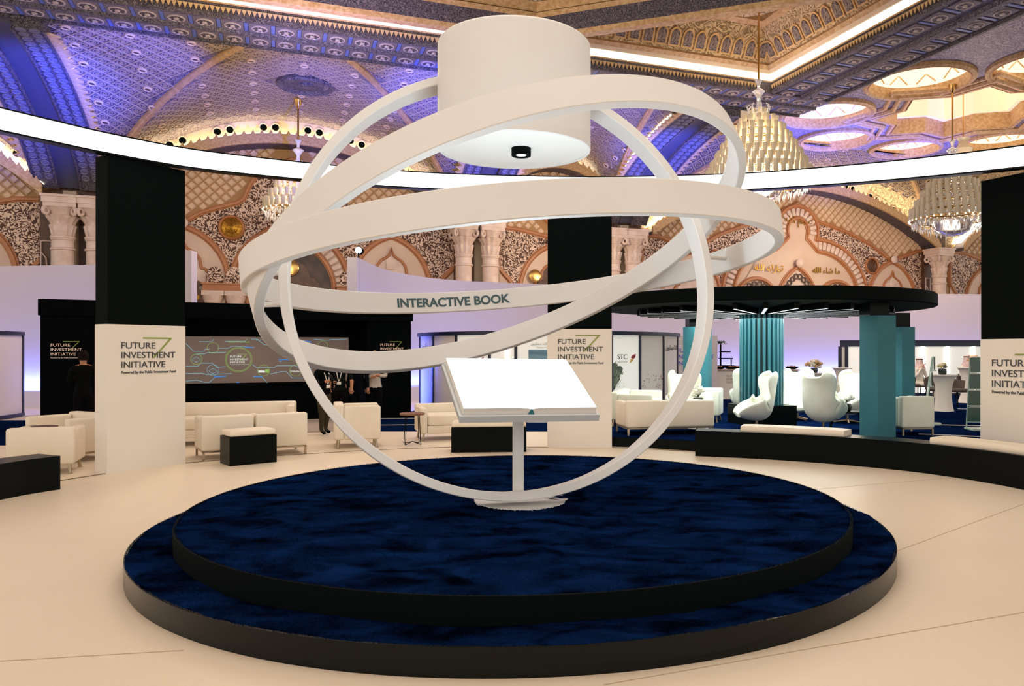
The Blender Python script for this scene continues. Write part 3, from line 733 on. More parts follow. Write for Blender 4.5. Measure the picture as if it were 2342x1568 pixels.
for S in (S2-.52, S1+.62):
    for k in range(20):
        V = VB0-.1-k*.82
        put('rosette_panel', rosm, ceil, (S, V, ZB-.002), (pi, 0, pi/2)); put('divider', blm, ceil, (S, V-.41, ZB-.002), (pi, 0, pi/2))
# coffer: toothed edge, cove light, frieze of niches, upper ceiling
cf = MB(); cl_ = MB(); fr = MB(); up = MB(); cpl = MB()
def ring(mb, o0, z0, o1, z1):
    q = [(S0+4, VB0-o0, z0), (S1-o0, VB0-o0, z0), (S1-o0, 2, z0)]; r = [(S0+4, VB0-o1, z1), (S1-o1, VB0-o1, z1), (S1-o1, 2, z1)]
    mb.add(q+r, [(0, 1, 4, 3), (1, 2, 5, 4)])
ring(cf, 0, ZB+.06, -.0, ZB+.32); ring(cl_, .02, ZB+.36, .15, ZB+.53); ring(cf, 0, ZB+.32, .02, ZB+.36); ring(cpl, .15, ZB+.53, .2, ZB+.54); ring(cpl, .2, ZB+.54, .28, ZB+.62); ring(cf, .28, ZB+.62, .4, ZB+.72); ring(cf, .4, ZB+.72, .36, ZB+.8)
ring(fr, .36, ZB+.8, .9, ZB+1.75); ring(cf, .9, ZB+1.75, 1.2, ZB+1.78); ring(cf, 1.2, ZB+1.78, 1.2, ZB+1.95); ring(up, 1.2, ZB+1.95, 9, ZB+2.0)
cpart('cove_ledge', cpl, M['plain'], smooth=0); cpart('coffer_edge', cf, M['cornice'], smooth=0); cpart('cove_light', cl_, M['cove'], smooth=0); cpart('coffer_frieze', fr, M['plaster2'], smooth=0); cpart('coffer_ceiling', up, M['plaster2'], smooth=0)
tooth = MB(); tooth.add([(-.062, 0, 0), (.062, 0, 0), (0, 0, -.15), (-.062, -.04, 0), (.062, -.04, 0), (0, -.025, -.15)], [(0, 1, 2), (5, 4, 3), (0, 3, 4, 1), (1, 4, 5, 2), (2, 5, 3, 0)])
tm = MB(); tv = tooth.v; tf = tooth.f
for k in range(208): tm.add([(x-11.5+k*.13, y+VB0-.01, z+ZB+.22) for x, y, z in tv], tf)
for k in range(150): tm.add([(S1-.01+y, VB0-.1-k*.13+x, z+ZB+.22) for x, y, z in tv], tf)
tag(cpart('tooth_ornament', tm, mat('tooth_ornament', 'caa878', .6), smooth=0), kind='stuff')
nich = MB(); prof = pointed(0, .2, .35, .25, 6)
nich.prism([(-.2, 0), (.2, 0)]+[(x, z) for x, z in reversed(prof)], -.05, 0, axis='v'); pin = pointed(0, .14, .35, .18, 6)
nich.prism([(-.14, .05), (.14, .05)]+[(x, z) for x, z in reversed(pin)], -.07, -.05, 1, axis='v')
nm = nich.mesh('niche', [mat('niche_frame', 'd8b27a', .6), M['plaster']], 0)
sl = atan2(.54, .95)
for k in range(48): put('niche', nm, ceil, (S1-.75-k*.47, VB0-.4, ZB+.88), (sl, 0, 0))
for k in range(34): put('niche', nm, ceil, (S1-.4, VB0-.75-k*.47, ZB+.88), (sl, 0, -pi/2))
md2 = MB(); md2.lathe([(1.9, 0), (1.9, -.1), (1.75, -.16), (1.6, -.1), (1.5, -.04), (1.1, -.04), (1.05, -.12), (.95, -.12), (.9, -.04), (.3, -.04), (.2, -.14), (.001, -.16)], 40)
cpart('ceiling_medallion', md2, M['plaster2'], loc=(13.1, 19.9, ZB+1.96))
# the hanging frame with gilt brackets
K = (-.95, 23.2); fr1 = MB()
for d in ((-.936, -.351), (.94, -.34)):
    nx, ny = d[1], -d[0]
    if ny > 0: nx, ny = -nx, -ny
    for o, zz, hh, tt in ((0, 10.95, .5, .5), (-.12, 11.45, .16, .75), (.1, 10.8, .16, .3), (-.25, 11.66, .3, .9)):
        a = Vector((K[0], K[1])); b = a+Vector(d)*13
        c = (a+b)/2+Vector((nx, ny))*o
        fr1.box((c.x, c.y, zz+hh/2-.05), (13.1, tt, hh), atan2(d[1], d[0]), 0 if hh > .4 else 1)
fro = fr1.obj('hanging_frame', [M['soffit'], M['cornice']], None, smooth=0)
fro.parent = ceil; fro.matrix_parent_inverse = ceil.matrix_basis.inverted()
for px, py in ((922, 25), (1527, 28)):
    d = 21.9 if px < 1000 else 22.4
    p = atd(px, py, d); b = MB(); b.rbox((0, 0, 0), (.22, .3, .6), .06, 2); b.rbox((0, 0, -.28), (.3, .4, .12), .05, 2); b.rbox((0, 0, .28), (.3, .4, .12), .05, 2)
    o = b.obj('gilt_bracket', M['goldp'], None, p); o.parent = ceil; o.matrix_parent_inverse = ceil.matrix_basis.inverted()
# flat ceiling on the right with round light wells and a star
wells = [(20.4, 25.2, 1.6), (20.9, 21.0, 1.6), (23.2, 28.1, 1.45), (27.3, 28.2, 1.4), (30.4, 25.8, 1.5), (23.6, 18.4, 1.5), (28.0, 18.6, 1.5), (30.6, 21.6, 1.5)]
sc_ = (25.4, 23.2); star = []
for i in range(16):
    r = 3.3 if i % 2 == 0 else 2.5; star.append((sc_[0]+r*cos(pi/8*i+.2), sc_[1]+r*sin(pi/8*i+.2)))
ZF = 11.0; bmx = bmesh.new(); edges = []
def loop(pts):
    vs = [bmx.verts.new((x, y, ZF)) for x, y in pts]
    for i in range(len(vs)): edges.append(bmx.edges.new((vs[i], vs[(i+1) % len(vs)])))
loop([(S2+.05, 8), (48, 8), (48, 29.35), (S2+.05, 29.35)])
for S, V, r in wells: loop([(S+r*cos(2*pi*i/32), V+r*sin(2*pi*i/32)) for i in range(32)])
loop(star)
bmesh.ops.triangle_fill(bmx, use_beauty=True, use_dissolve=False, edges=edges)
me = bpy.data.meshes.new('flat_ceiling'); bmx.to_mesh(me); bmx.free(); me.materials.append(carved('ceiling_arabesque', '6d6478', 'a79ba2', 3.0, .2, .01)); put('flat_ceiling', me, ceil)
for S, V, r in wells:
    b = MB(); b.lathe([(r*1.14, 0), (r*1.14, -.12), (r*1.09, -.18), (r*1.04, -.12), (r*1.02, -.16), (r, -.1), (r, .25)], 40); b.obj('well_rim', M['cornice'], ceil, (S, V, ZF))
    b = MB(); b.lathe([(r, .25), (r*.95, .6), (r*.75, .95), (r*.45, 1.15), (.001, 1.2)], 40); o = b.obj('light_well', M['well'], ceil, (S, V, ZF))
    b = MB()
    for i in range(10):
        t = 2*pi*i/10
        pts_ = [(r*.97*cos(t+u), r*.97*sin(t+u), .3+.35*(1-abs(u)/.24)) for u in (-.22, -.11, 0, .11, .22)]
        b.tube([(x*.97, y*.97, z) for x, y, z in pts_], .03, 4)
    b.obj('well_tracery', mat('well_tracery', 'e8c49a', .6), ceil, (S, V, ZF))
sb = MB(); n = 16
sb.add([(x, y, ZF-.1) for x, y in star]+[(x, y, ZF+.55) for x, y in star], [(i, (i+1) % n, n+(i+1) % n, n+i) for i in range(n)])
cpart('star_edge', sb, M['cornice'], smooth=0)
sb = MB(); s2 = [(sc_[0]+(x-sc_[0])*.93, sc_[1]+(y-sc_[1])*.93) for x, y in star]
sb.add([(x, y, ZF+.55) for x, y in star]+[(x, y, ZF+.55) for x, y in s2]+[(x, y, ZF+1.5) for x, y in s2]+[(sc_[0], sc_[1], ZF+1.5)],
       [(i, (i+1) % n, n+(i+1) % n, n+i) for i in range(n)]+[(n+i, n+(i+1) % n, 2*n+(i+1) % n, 2*n+i) for i in range(n)]+[(2*n+i, 2*n+(i+1) % n, 3*n) for i in range(n)])
cpart('star_light', sb, M['starlight'], smooth=0)
for q, zz in ((1.05, -.02), (1.22, -.08), (1.36, -.02)):
    st = MB(); st.tube([(sc_[0]+(x-sc_[0])*q, sc_[1]+(y-sc_[1])*q, ZF+zz) for x, y in star], .11, 6, True); cpart('star_moulding', st, M['cornice'])
# ------------------------------------------------------------------ exhibition walls
def polywall(name, pts, ztop, th, m, kind='structure', zb=0):
    b = MB(); n = len(pts); L = []; R_ = []
    for i in range(n):
        a = Vector(pts[max(i-1, 0)]); c = Vector(pts[min(i+1, n-1)]); t = (c-a).normalized(); nn = Vector((-t.y, t.x)); p = Vector(pts[i])
        L.append(p); R_.append(p+nn*th)
    vs = [(p.x, p.y, z) for z in (zb, ztop) for p in L]+[(p.x, p.y, z) for z in (zb, ztop) for p in R_]
    fs = []
    for i in range(n-1):
        fs += [(i, i+1, n+i+1, n+i), (2*n+i+1, 2*n+i, 3*n+i, 3*n+i+1), (n+i, n+i+1, 3*n+i+1, 3*n+i), (i+1, i, 2*n+i, 2*n+i+1)]
    fs += [(0, n, 3*n, 2*n), (n-1, 3*n-1, 4*n-1, 2*n-1)]
    b.add(vs, fs); o = b.obj(name, m, None, smooth=30); return tag(o, kind=kind)
M['cyc'] = mat('cyclorama_paint', 'c6bcc0', .7)
def smoothpts(P, k=8):
    out = []
    for i in range(len(P)-1):
        p0 = P[max(i-1, 0)]; p1 = P[i]; p2 = P[i+1]; p3 = P[min(i+2, len(P)-1)]
        for q in range(k):
            t = q/k; out.append(tuple(.5*((2*p1[j])+(-p0[j]+p2[j])*t+(2*p0[j]-5*p1[j]+4*p2[j]-p3[j])*t*t+(-p0[j]+3*p1[j]-3*p2[j]+p3[j])*t**3) for j in (0, 1)))
    return out+[P[-1]]
def wt(px, py, z=4.0): d = (z-EYE)*F/(PY-py); return ((px-PX)/F*d, d)
cA = smoothpts([wt(-700, 632), wt(-350, 618), wt(0, 608.5), wt(216, 605), wt(425, 603)])
polywall('wall_left', cA, 4.0, .2, M['cyc'])
cB = smoothpts([wt(822, 590), wt(858, 607), wt(900, 621), wt(1000, 637), wt(1120, 645), wt(1250, 650), wt(1420, 657), wt(1600, 662)])
cC = smoothpts([wt(1600, 662), wt(1800, 667), wt(2000, 670), wt(2243, 672.5), wt(2600, 674)])
polywall('wall_center', cB, 4.0, .2, M['cyc'])
polywall('wall_right', cC, 4.0, .2, M['cyc'])
# the two free wall ends seen left and right of the ring sculpture
a = wt(804, 591); b_ = wt(822, 590); e = MB(); e.box(((a[0]+b_[0])/2-.02, a[1]-.15, 2.0), (b_[0]-a[0]+.02, .3, 4.0)); tag(e.obj('wall_end', M['cyc'], smooth=0), kind='structure')
a = wt(424, 574, 4.1); b_ = wt(448, 575, 4.1); e = MB(); e.box(((a[0]+b_[0])/2, a[1], 2.05), (b_[0]-a[0], .3, 4.1)); tag(e.obj('wall_end', M['cyc'], smooth=0), kind='structure')
for loc, pw in (((-4.75, 19.6, .5), 130), ((-13.3, 17.3, .5), 80), ((-5.2, 20.0, 1.2), 60)): lamp('blue_floor_light', 'POINT', loc, (.06, .13, 1), pw, .1)
# low plinth and blue washers at the foot of the walls
def washers(P, i0, i1, power, inset=.2, name='wall_washer', label='', step=1):
    for i in range(i0, i1, step):
        p = Vector(P[i]); q = Vector(P[min(i+step, len(P)-1)]); t = (q-p); L = t.length; t.normalize(); n = Vector((t.y, -t.x)); c = (p+q)/2+n*inset
        l = bpy.data.lights.new('wall_washer_light', 'AREA'); l.shape = 'RECTANGLE'; l.size = L*.96; l.size_y = .08; l.color = (.14, .22, 1.0); l.energy = power*L
        o = bpy.data.objects.new('wall_washer_light', l); COL.objects.link(o); o.location = (c.x, c.y, .47)
        tgt = Vector(((p+q).x/2, (p+q).y/2, 1.15)); dv = tgt-Vector(o.location)
        z = -dv.normalized(); x = Vector((t.x, t.y, 0)); y = z.cross(x); o.rotation_euler = Matrix((x, y, z)).transposed().to_euler()
M['plg'] = mat('plinth_grey', 'd8d2d6', .6)
def plinth(name, P):
    q = [Vector(a) for a in P]; out = []
    for k in range(len(q)):
        t = (q[min(k+1, len(q)-1)]-q[max(k-1, 0)]).normalized(); out.append(tuple(q[k]+Vector((t.y, -t.x))*.32))
    polywall(name, out, .44, .315, M['plg'])
plinth('baseboard_left', cA[8:]); plinth('baseboard_center', cB); plinth('baseboard_right', cC)
washers(cA, 8, 32, 26, step=4)
washers(cB, 0, 56, 14, step=7)
washers(cC, 0, 32, 24, step=8)

# raised canopy platform, carpets, pale step edges
cp_ = MB(); zc = .156
def arcpts(c, r, a0, a1, n): return [(c[0]+r*cos(a0+(a1-a0)*i/n), c[1]+r*sin(a0+(a1-a0)*i/n)) for i in range(n+1)]
front = [G(x, y, zc) for x, y in ((1396, 999), (1480, 1002), (1560, 1007), (1640, 1012), (1760, 1018), (1900, 1026), (2040, 1037), (2200, 1052), (2300, 1064))]
poly = front+[(12, 12), (12, 19.5), (.85, 19.5)]
cp_.prism(poly, 0, zc, 0); tag(cp_.obj('canopy_platform', [M['black']], smooth=0), 'low black platform under the round canopy lounge', 'platform')
top = MB(); top.prism([(x*.999+.004, y+.01) for x, y in poly], zc, zc+.008); to = top.obj('platform_carpet', M['navyflat'], smooth=0); tag(to, 'navy blue carpet on the low platform under the canopy', 'carpet')
bc = MB(); bc.prism([(-4.5, 15.25), (.8, 15.2), (.8, 25), (-3.2, 25), (-3.66, 18.3), (-4.5, 17.9)], 0, .008); tag(bc.obj('back_carpet', M['navyflat'], smooth=0), 'navy blue carpet behind the lounge in the middle', 'carpet')
lc = MB(); lc.prism([(-22, 13.0), (-7.4, 13.0), (-10.6, 15.2), (-11.5, 17.6), (-24, 17.6)], 0, .008); tag(lc.obj('left_carpet', M['navyflat'], smooth=0), 'navy blue carpet by the round glass booth at far left', 'carpet')
rc = MB(); rc.prism([(12.02, 12.2), (20, 12), (20, 28.5), (.85, 28.5), (.85, 19.52), (12.02, 19.52)], 0, .008); rc.obj('right_carpet', M['navyflat'], smooth=0); tag(bpy.data.objects['right_carpet'], 'navy blue carpet around the tall tables at far right', 'carpet')
M['strip'] = mat('pale_edge_strip', 'c9c2c0', .4)
def estrip(p0, p1, z0, label):
    d = Vector((p1[0]-p0[0], p1[1]-p0[1], 0)); b = MB(); b.box((0, 0, .008), (d.length, .05, .012))
    tag(b.obj('edge_strip', M['strip'], None, ((p0[0]+p1[0])/2, (p0[1]+p1[1])/2, z0), (0, 0, atan2(d.y, d.x)), smooth=0), label, 'strip', 'pale metal strips in the navy carpet')
estrip(G(872, 958.5), G(1000, 957.5), .009, 'pale metal strip in navy carpet behind the round wooden table, rear one')
estrip(G(872, 973.5), G(1000, 972), .009, 'pale metal strip in navy carpet behind the round wooden table, front one')
estrip(G(1205, 967), G(1251, 967), .009, 'pale metal strip in navy carpet between the book stand and middle pillar')
estrip(G(2128, 971.5, zc+.008), G(2250, 974.5, zc+.008), zc+.009, 'pale metal strip in navy carpet right of the white armchair, front one')
estrip(G(2190, 935, zc+.008), G(2250, 937, zc+.008), zc+.009, 'pale metal strip in navy carpet right of the large stretch-cloth table')
estrip(G(2100, 993, zc+.008), G(2250, 999.5, zc+.008), zc+.009, 'pale metal strip in navy carpet along the back of the right bench')
estrip(G(-10, 954), G(90, 951), .009, 'pale metal strip in navy carpet at far left behind the armchairs')

# ------------------------------------------------------------------ black and white pillars with the printed logo
def logo(parent, org, rz, L, mt, mg, small=True, tilt=0):
    """printed logo; org = left end of the first baseline; L = line spacing in metres"""
    ca, sa = cos(rz), sin(rz)
    def pt(x, z, o=.004): return (org[0]+x*ca+o*sa, org[1]+x*sa-o*ca, org[2]+z)
    for i, (t, wd) in enumerate((('FUTURE', 3.62), ('INVESTMENT', 5.87), ('INITIATIVE', 4.71))):
        text(t, mt, parent, pt(0, -i*L), rz, wd*L, .667*L)
    if small: text('Powered by the Public Investment Fund', mt, parent, pt(0, -2.62*L), rz, 5.92*L, .3*L)
    b = MB(); t = .055*L
    pts = [(2.3, 1.18), (2.24, 1.05), (5.2, 1.05), (3.3, -1.02), (3.48, -1.02), (5.52, 1.18)]
    vs = [pt(x*L, z*L, o) for o in (.003, .007) for x, z in pts]; n = len(pts)
    b.add(vs, [(0, 1, 2, 5), (2, 3, 4, 5), (6, 11, 8, 7), (8, 11, 10, 9)]+[(i, (i+1) % n, n+(i+1) % n, n+i) for i in range(n)])
    b.obj('logo_seven', mg, parent, smooth=0)
def pillar(A, B, th, zw, zt, label, L=.1268, dx=.18, bz=1.62):
    A = Vector(A); B = Vector(B); d = B-A; wd = d.length; rz = atan2(d.y, d.x)
    r = thing('branded_pillar', label, 'pillar', (A.x, A.y, 0), rz)
    b = MB(); b.box((wd/2, th/2, zw/2), (wd, th, zw)); b.obj('white_base', M['paint'], r, smooth=0)
    b = MB(); b.box((wd/2+.002, th/2, (zw+zt)/2), (wd-.01, th-.006, zt-zw)); b.obj('black_shaft', M['blackm'], r, smooth=0)
    logo(r, (dx, 0, bz), 0, L, M['text'], M['green'])
    return r
pillar(G(245, 1084), G(424, 1060), .29, 1.935, 4.12, 'tall black and white logo pillar at left beside the armchairs', bz=1.62)
pillar(G(1251.5, 1022.6), G(1399.5, 1023.6), .3, 1.945, 4.2, 'tall black and white logo pillar in the middle behind the glowing book', bz=1.70, L=.1255)
pillar((5.464, 10.288), (5.99, 9.27), .3, 1.742, 3.835, 'tall black and white logo pillar cut off by the right edge', bz=1.392, L=.1353, dx=.165)

# ------------------------------------------------------------------ halo of light
vis_ = [(-70, 286, 4.06), (0, 300.5, 4.09), (120, 326, 4.11), (245, 352, 4.12), (423, 383, 4.14), (600, 403, 4.17), (800, 421, 4.2), (989, 433, 4.22), (1180, 439, 4.22), (1400, 441.5, 4.2), (1684, 436, 4.12), (1842, 427, 4.06), (2000, 416, 3.98), (2160, 402, 3.9), (2243, 394, 3.85), (2342, 383.5, 3.79), (2420, 374, 3.74)]
pts = []
for x, y, z in vis_: d = (z-EYE)*F/(PY-y); pts.append(((x-PX)/F*d, d, z))
a0 = pts[-1]; a1 = pts[0]; C0 = (-.41, 6.0)
th0 = atan2(a0[1]-C0[1], a0[0]-C0[0]); th1 = atan2(a1[1]-C0[1], a1[0]-C0[0])-2*pi
r0 = math.hypot(a0[0]-C0[0], a0[1]-C0[1]); r1 = math.hypot(a1[0]-C0[0], a1[1]-C0[1])
back = []
for i in range(1, 28):
    t = i/28; th = th0+(th1-th0)*t; r = r0+(r1-r0)*t; back.append((C0[0]+r*cos(th), C0[1]+r*sin(th), a0[2]+(a1[2]-a0[2])*t))
loop_ = pts+back
def closedspline(P, k=6):
    n = len(P); out = []
    for i in range(n):
        p = [P[(i+j) % n] for j in (-1, 0, 1, 2)]
        for q in range(k):
            t = q/k; out.append(tuple(.5*((2*p[1][j])+(-p[0][j]+p[2][j])*t+(2*p[0][j]-5*p[1][j]+4*p[2][j]-p[3][j])*t*t+(-p[0][j]+3*p[1][j]-3*p[2][j]+p[3][j])*t**3) for j in range(3)))
    return out
H_ = closedspline(loop_)
def hn(i):
    p = H_[i]; v = Vector((p[0]-C0[0], p[1]-C0[1], 0)); t = Vector(H_[(i+1) % len(H_)])-Vector(H_[i-1]); n = Vector((t.y, -t.x, 0)).normalized()
    return n if n.dot(v) > 0 else -n
def halo_part(name, z0, z1, o0, o1, m):
    b = MB(); n = len(H_); vs = []
    for i, p in enumerate(H_):
        q = Vector(p); h = hn(i)
        for o, z in ((o0, z0), (o1, z0), (o1, z1), (o0, z1)): vs.append(q+h*o+Vector((0, 0, z)))
    fs = [(i*4+k, ((i+1) % n)*4+k, ((i+1) % n)*4+(k+1) % 4, i*4+(k+1) % 4) for i in range(n) for k in range(4)]
    b.add(vs, fs); return b.obj(name, m, halo, smooth=30)
halo = thing('light_halo', 'large glowing white ring band carried overhead by the black pillars', 'light')
halo_part('lower_trim', -.0, .022, -.012, .14, M['black'])
halo_part('light_panel', .022, .262, 0, .03, M['led'])
halo_part('upper_trim', .262, .28, -.012, .14, M['black'])
halo_part('outer_shell', .022, .262, .11, .14, M['black'])

# ------------------------------------------------------------------ stage
CS = (-.41, 6.813); RL, RU, H1, H2 = 3.036, 2.731, .156, .309
stage = thing('round_stage', 'two-tier round stage with navy shag carpet and glossy black edge', 'stage', (CS[0], CS[1], 0))
def disc(r, z0, z1, n=160):
    b = MB(); b.lathe([(r, z0), (r, z1), (.001, z1)], n); return b
b = MB(); b.lathe([(RL-.02, 0), (RL, .0), (RL, H1-.004), (RL-.02, H1-.004)], 180); b.obj('lower_edge', M['edge'], stage)
b = MB(); b.lathe([(RU-.02, H1-.02), (RU, H1-.02), (RU, H2-.004), (RU-.02, H2-.004)], 180); b.obj('upper_edge', M['blackm'], stage)
M['shag'] = carpetmat('navy_shag', '020511', '0c2450', 3.6)
def shagtop(r0, r1, z, name):
    nr, na = 40, 240; vs = []; fs = []
    for i in range(nr+1):
        r = r0+(r1-r0)*i/nr
        for k in range(na):
            t = 2*pi*k/na; x, y = r*cos(t), r*sin(t)
            h = .006*sin(5.1*x+1.3*sin(3*y))+.006*sin(6.7*y+1.7*sin(2.6*x))+rng.normal(0, .003)
            vs.append((x, y, z-.006+h if i < nr else z-.012))
    for i in range(nr):
        for k in range(na): j = (k+1) % na; fs.append((i*na+k, i*na+j, (i+1)*na+j, (i+1)*na+k))
    if r0 < .01: pass
    b = MB(); b.add(vs, fs); return b.obj(name, M['shag'], stage, smooth=80)
shagtop(RU-.05, RL-.004, H1, 'lower_carpet'); shagtop(.005, RU-.004, H2, 'upper_carpet')
# shag pile: short leaning blades, thickest along the cut edges
def pile(r0, r1, z, n, edge):
    r = np.sqrt(rng.uniform(r0*r0, r1*r1, n)); e = rng.random(n) < edge; r[e] = r1-np.abs(rng.normal(0, .012, e.sum()))-.002
    t = rng.uniform(0, 2*pi, n); x, y = r*np.cos(t), r*np.sin(t)
    keep = ~((((x-(-.0))**2+(y+.11)**2) < .40**2) & (z > .2)); x, y, r, t, e = x[keep], y[keep], r[keep], t[keep], e[keep]; n = len(x)
    ln = rng.uniform(.008, .017, n); a = rng.uniform(0, 2*pi, n); fl = np.sin(2.3*x+1.1*np.sin(1.9*y))*.9+rng.normal(0, .5, n)
    lx, ly = np.cos(a)*.006+.006*np.cos(fl*2), np.sin(a)*.006+.006*np.sin(fl*2)
    wx, wy = -np.sin(a)*.0016, np.cos(a)*.0016
    P = np.zeros((n, 3, 3)); P[:, 0] = np.stack([x-wx, y-wy, np.full(n, z-.008)], 1); P[:, 1] = np.stack([x+wx, y+wy, np.full(n, z-.008)], 1)
    P[:, 2] = np.stack([x+lx, y+ly, z-.006+ln], 1)
    return P.reshape(-1, 3)
P = np.concatenate([pile(.3, RU-.004, H2, 60000, .1), pile(RU+.02, RL-.004, H1, 22000, .22)]); n = len(P)//3
me = bpy.data.meshes.new('shag_pile'); me.vertices.add(len(P)); me.vertices.foreach_set('co', P.astype(np.float32).ravel())
me.loops.add(n*3); me.loops.foreach_set('vertex_index', np.arange(n*3, dtype=np.int32)); me.polygons.add(n)
me.polygons.foreach_set('loop_start', np.arange(0, n*3, 3, dtype=np.int32)); me.update(calc_edges=True); me.materials.append(M['shag'])
tag(put('shag_pile', me, stage), kind='stuff')

# ------------------------------------------------------------------ ring sculpture
BW, BT = .222, .075
sc0 = Vector((-.47, 6.745, 0))
sculp = thing('ring_sculpture', 'white sphere of interlocking ring bands hung around a large white drum', 'sculpture', (sc0.x, sc0.y, H2))
OFF = Vector((sc0.x, sc0.y, H2))
def ringpart(name, c, R, n, u=None, wd=BW, th=BT, a0=0, a1=2*pi, N=200):
    n = Vector(n).normalized(); u = Vector(u) if u else Vector((0, 1, 0)).cross(n); u.normalize(); v = n.cross(u); c = Vector(c)-OFF
    full = a1-a0 > 6.28; b = MB(); vs = []; K_ = N if full else N+1
    bev = .006; prof = [(-wd/2+bev, -th/2), (wd/2-bev, -th/2), (wd/2, -th/2+bev), (wd/2, th/2-bev), (wd/2-bev, th/2), (-wd/2+bev, th/2), (-wd/2, th/2-bev), (-wd/2, -th/2+bev)]
    for i in range(K_):
        t = a0+(a1-a0)*i/N; d = cos(t)*u+sin(t)*v
        for x, r in prof: vs.append(c+d*(R+r)+n*x)
    m = len(prof); fs = []
    for i in range(N):
        j = (i+1) % K_
        for k in range(m): q = (k+1) % m; fs.append((i*m+k, j*m+k, j*m+q, i*m+q))
    b.add(vs, fs); return b.obj(name, M['ringpaint'], sculp, smooth=35)
cA_, RA_, nA = Vector((-.4412, 6.7466, 2.3376)), 2.2242-BT/2+.01, Vector((-.0988, .0558, 1)).normalized()
cB_, RB_, nB = Vector((-.506, 6.7416, 2.4111)), 2.1139-.01, Vector((-.3899, .3093, 1)).normalized()
ringA = ringpart('level_ring', cA_, RA_, nA)
ringB = ringpart('tilted_ring', cB_, RB_, nB)
ph, ti = .2567, .1533
uV = Vector((cos(ph), sin(ph), 0)); vV = Vector((-sin(ph)*sin(ti), cos(ph)*sin(ti), cos(ti))); nV = uV.cross(vV).normalized()
if nV.y > 0: nF = -nV
else: nF = nV
cV = Vector((-.4859, 6.6462, 2.2209))-nF*(BW/2); RV = 1.8843-BT/2
ringV = ringpart('upright_ring', cV, RV, nV, uV)
# lettering on the inner face of the level ring
uA = Vector((0, 1, 0)).cross(nA).normalized(); vA = nA.cross(uA)
def hit_angle(px):
    best = None
    for i in range(4000):
        t = 2*pi*i/4000; p = cA_+(RA_-BT/2)*(cos(t)*uA+sin(t)*vA)
        if p.y > cA_.y:
            x = PX+F*p.x/p.y
            if best is None or abs(x-px) < best[0]: best = (abs(x-px), t)
    return best[1]
tl, tr = hit_angle(909), hit_angle(1166)
if True:
    rin = RA_-BT/2-.002; arc = abs(tr-tl)*rin; s = 1 if tr > tl else -1
    me = textmesh('INTERACTIVE BOOK', arc, .098, .003, .028); k = len(me.vertices); co = np.zeros(k*3); me.vertices.foreach_get('co', co); co = co.reshape(-1, 3)
    out = []
    for x, y, z in co:
        t = tl+s*x/rin; d = cos(t)*uA+sin(t)*vA; out.append(cA_-OFF+d*(rin-z)+nA*(y-.047))
    me.vertices.foreach_set('co', np.array([tuple(p) for p in out]).ravel()); me.materials.clear(); me.materials.append(M['textteal']); me.update()
    o = put('lettering', me, ringA)
# struts between the bands
def strut(p, q, r=.022):
    b = MB(); p = Vector(p)-OFF; q = Vector(q)-OFF; b.tube([p, q], r, 12)
    d = (q-p).normalized(); b.tube([q-d*.02, q], .06, 16); b.obj('strut', M['ringpaint'], sculp)
strut(atd(648, 624, 6.35), atd(585, 626, 6.5)); strut(atd(655, 695, 6.35), atd(585, 697, 6.5))
strut(atd(1620, 588, 7.3), atd(1676, 592, 7.75), .02)
# drum with recessed soffit, downlight
DC = Vector((-.47, 6.78, 0))-OFF; DZ0, DZ1, DR = 3.335, 4.25, .664
b = MB(); b.lathe([(DR-.03, DZ0+.02), (DR-.03, DZ0), (DR-.006, DZ0), (DR, DZ0+.006), (DR, DZ1-.02), (DR-.02, DZ1), (.001, DZ1)], 96, (DC.x, DC.y, DC.z)); drum = b.obj('drum', M['ringpaint'], sculp)
b = MB(); b.lathe([(DR-.03, DZ0+.012), (.001, DZ0+.012)], 96, (DC.x, DC.y, DC.z)); b.obj('soffit', M['white'], drum)
lx = atd(1192, 333, 6.72); b = MB()
b.lathe([(.078, -.004), (.084, .0), (.084, .07), (.001, .07)], 32, (lx[0]-OFF.x, lx[1]-OFF.y, DZ0-OFF.z-.055)); b.lathe([(.078, -.004), (.055, .01), (.04, .012)], 32, (lx[0]-OFF.x, lx[1]-OFF.y, DZ0-OFF.z-.055)); dl = b.obj('downlight', M['blackm'], drum)
b = MB(); b.lathe([(.042, .006), (.001, .006)], 24, (lx[0]-OFF.x, lx[1]-OFF.y, DZ0-OFF.z-.055)); b.obj('lens', mat('lens_light', (1, 1, 1), .5, emit=(1, .97, .9), es=9), drum)
# plate under the bands, let into the carpet
b = MB(); vs = []; n = 64
for i in range(n):
    t = 2*pi*i/n; r = .40+.006*sin(9*t)+.005*sin(14*t+1); vs.append((r*cos(t), r*sin(t)))
b.prism(vs, -.02, .003); b.obj('base_plate', M['ringpaint'], sculp, (.06, -.045, 0), smooth=30)

# ------------------------------------------------------------------ glowing book on its stand
zB = .0; bd = 6.55
pb = atd(1185, 1122, bd); z0 = cV.z-RV*cos(ti)+BT/2
book = thing('book_stand', 'open glowing white book on a slim white post inside the ring sculpture', 'lectern', ((1185-PX)/F*bd, bd, z0-.012))
ox, oy, oz = (1185-PX)/F*bd, bd, z0-.012
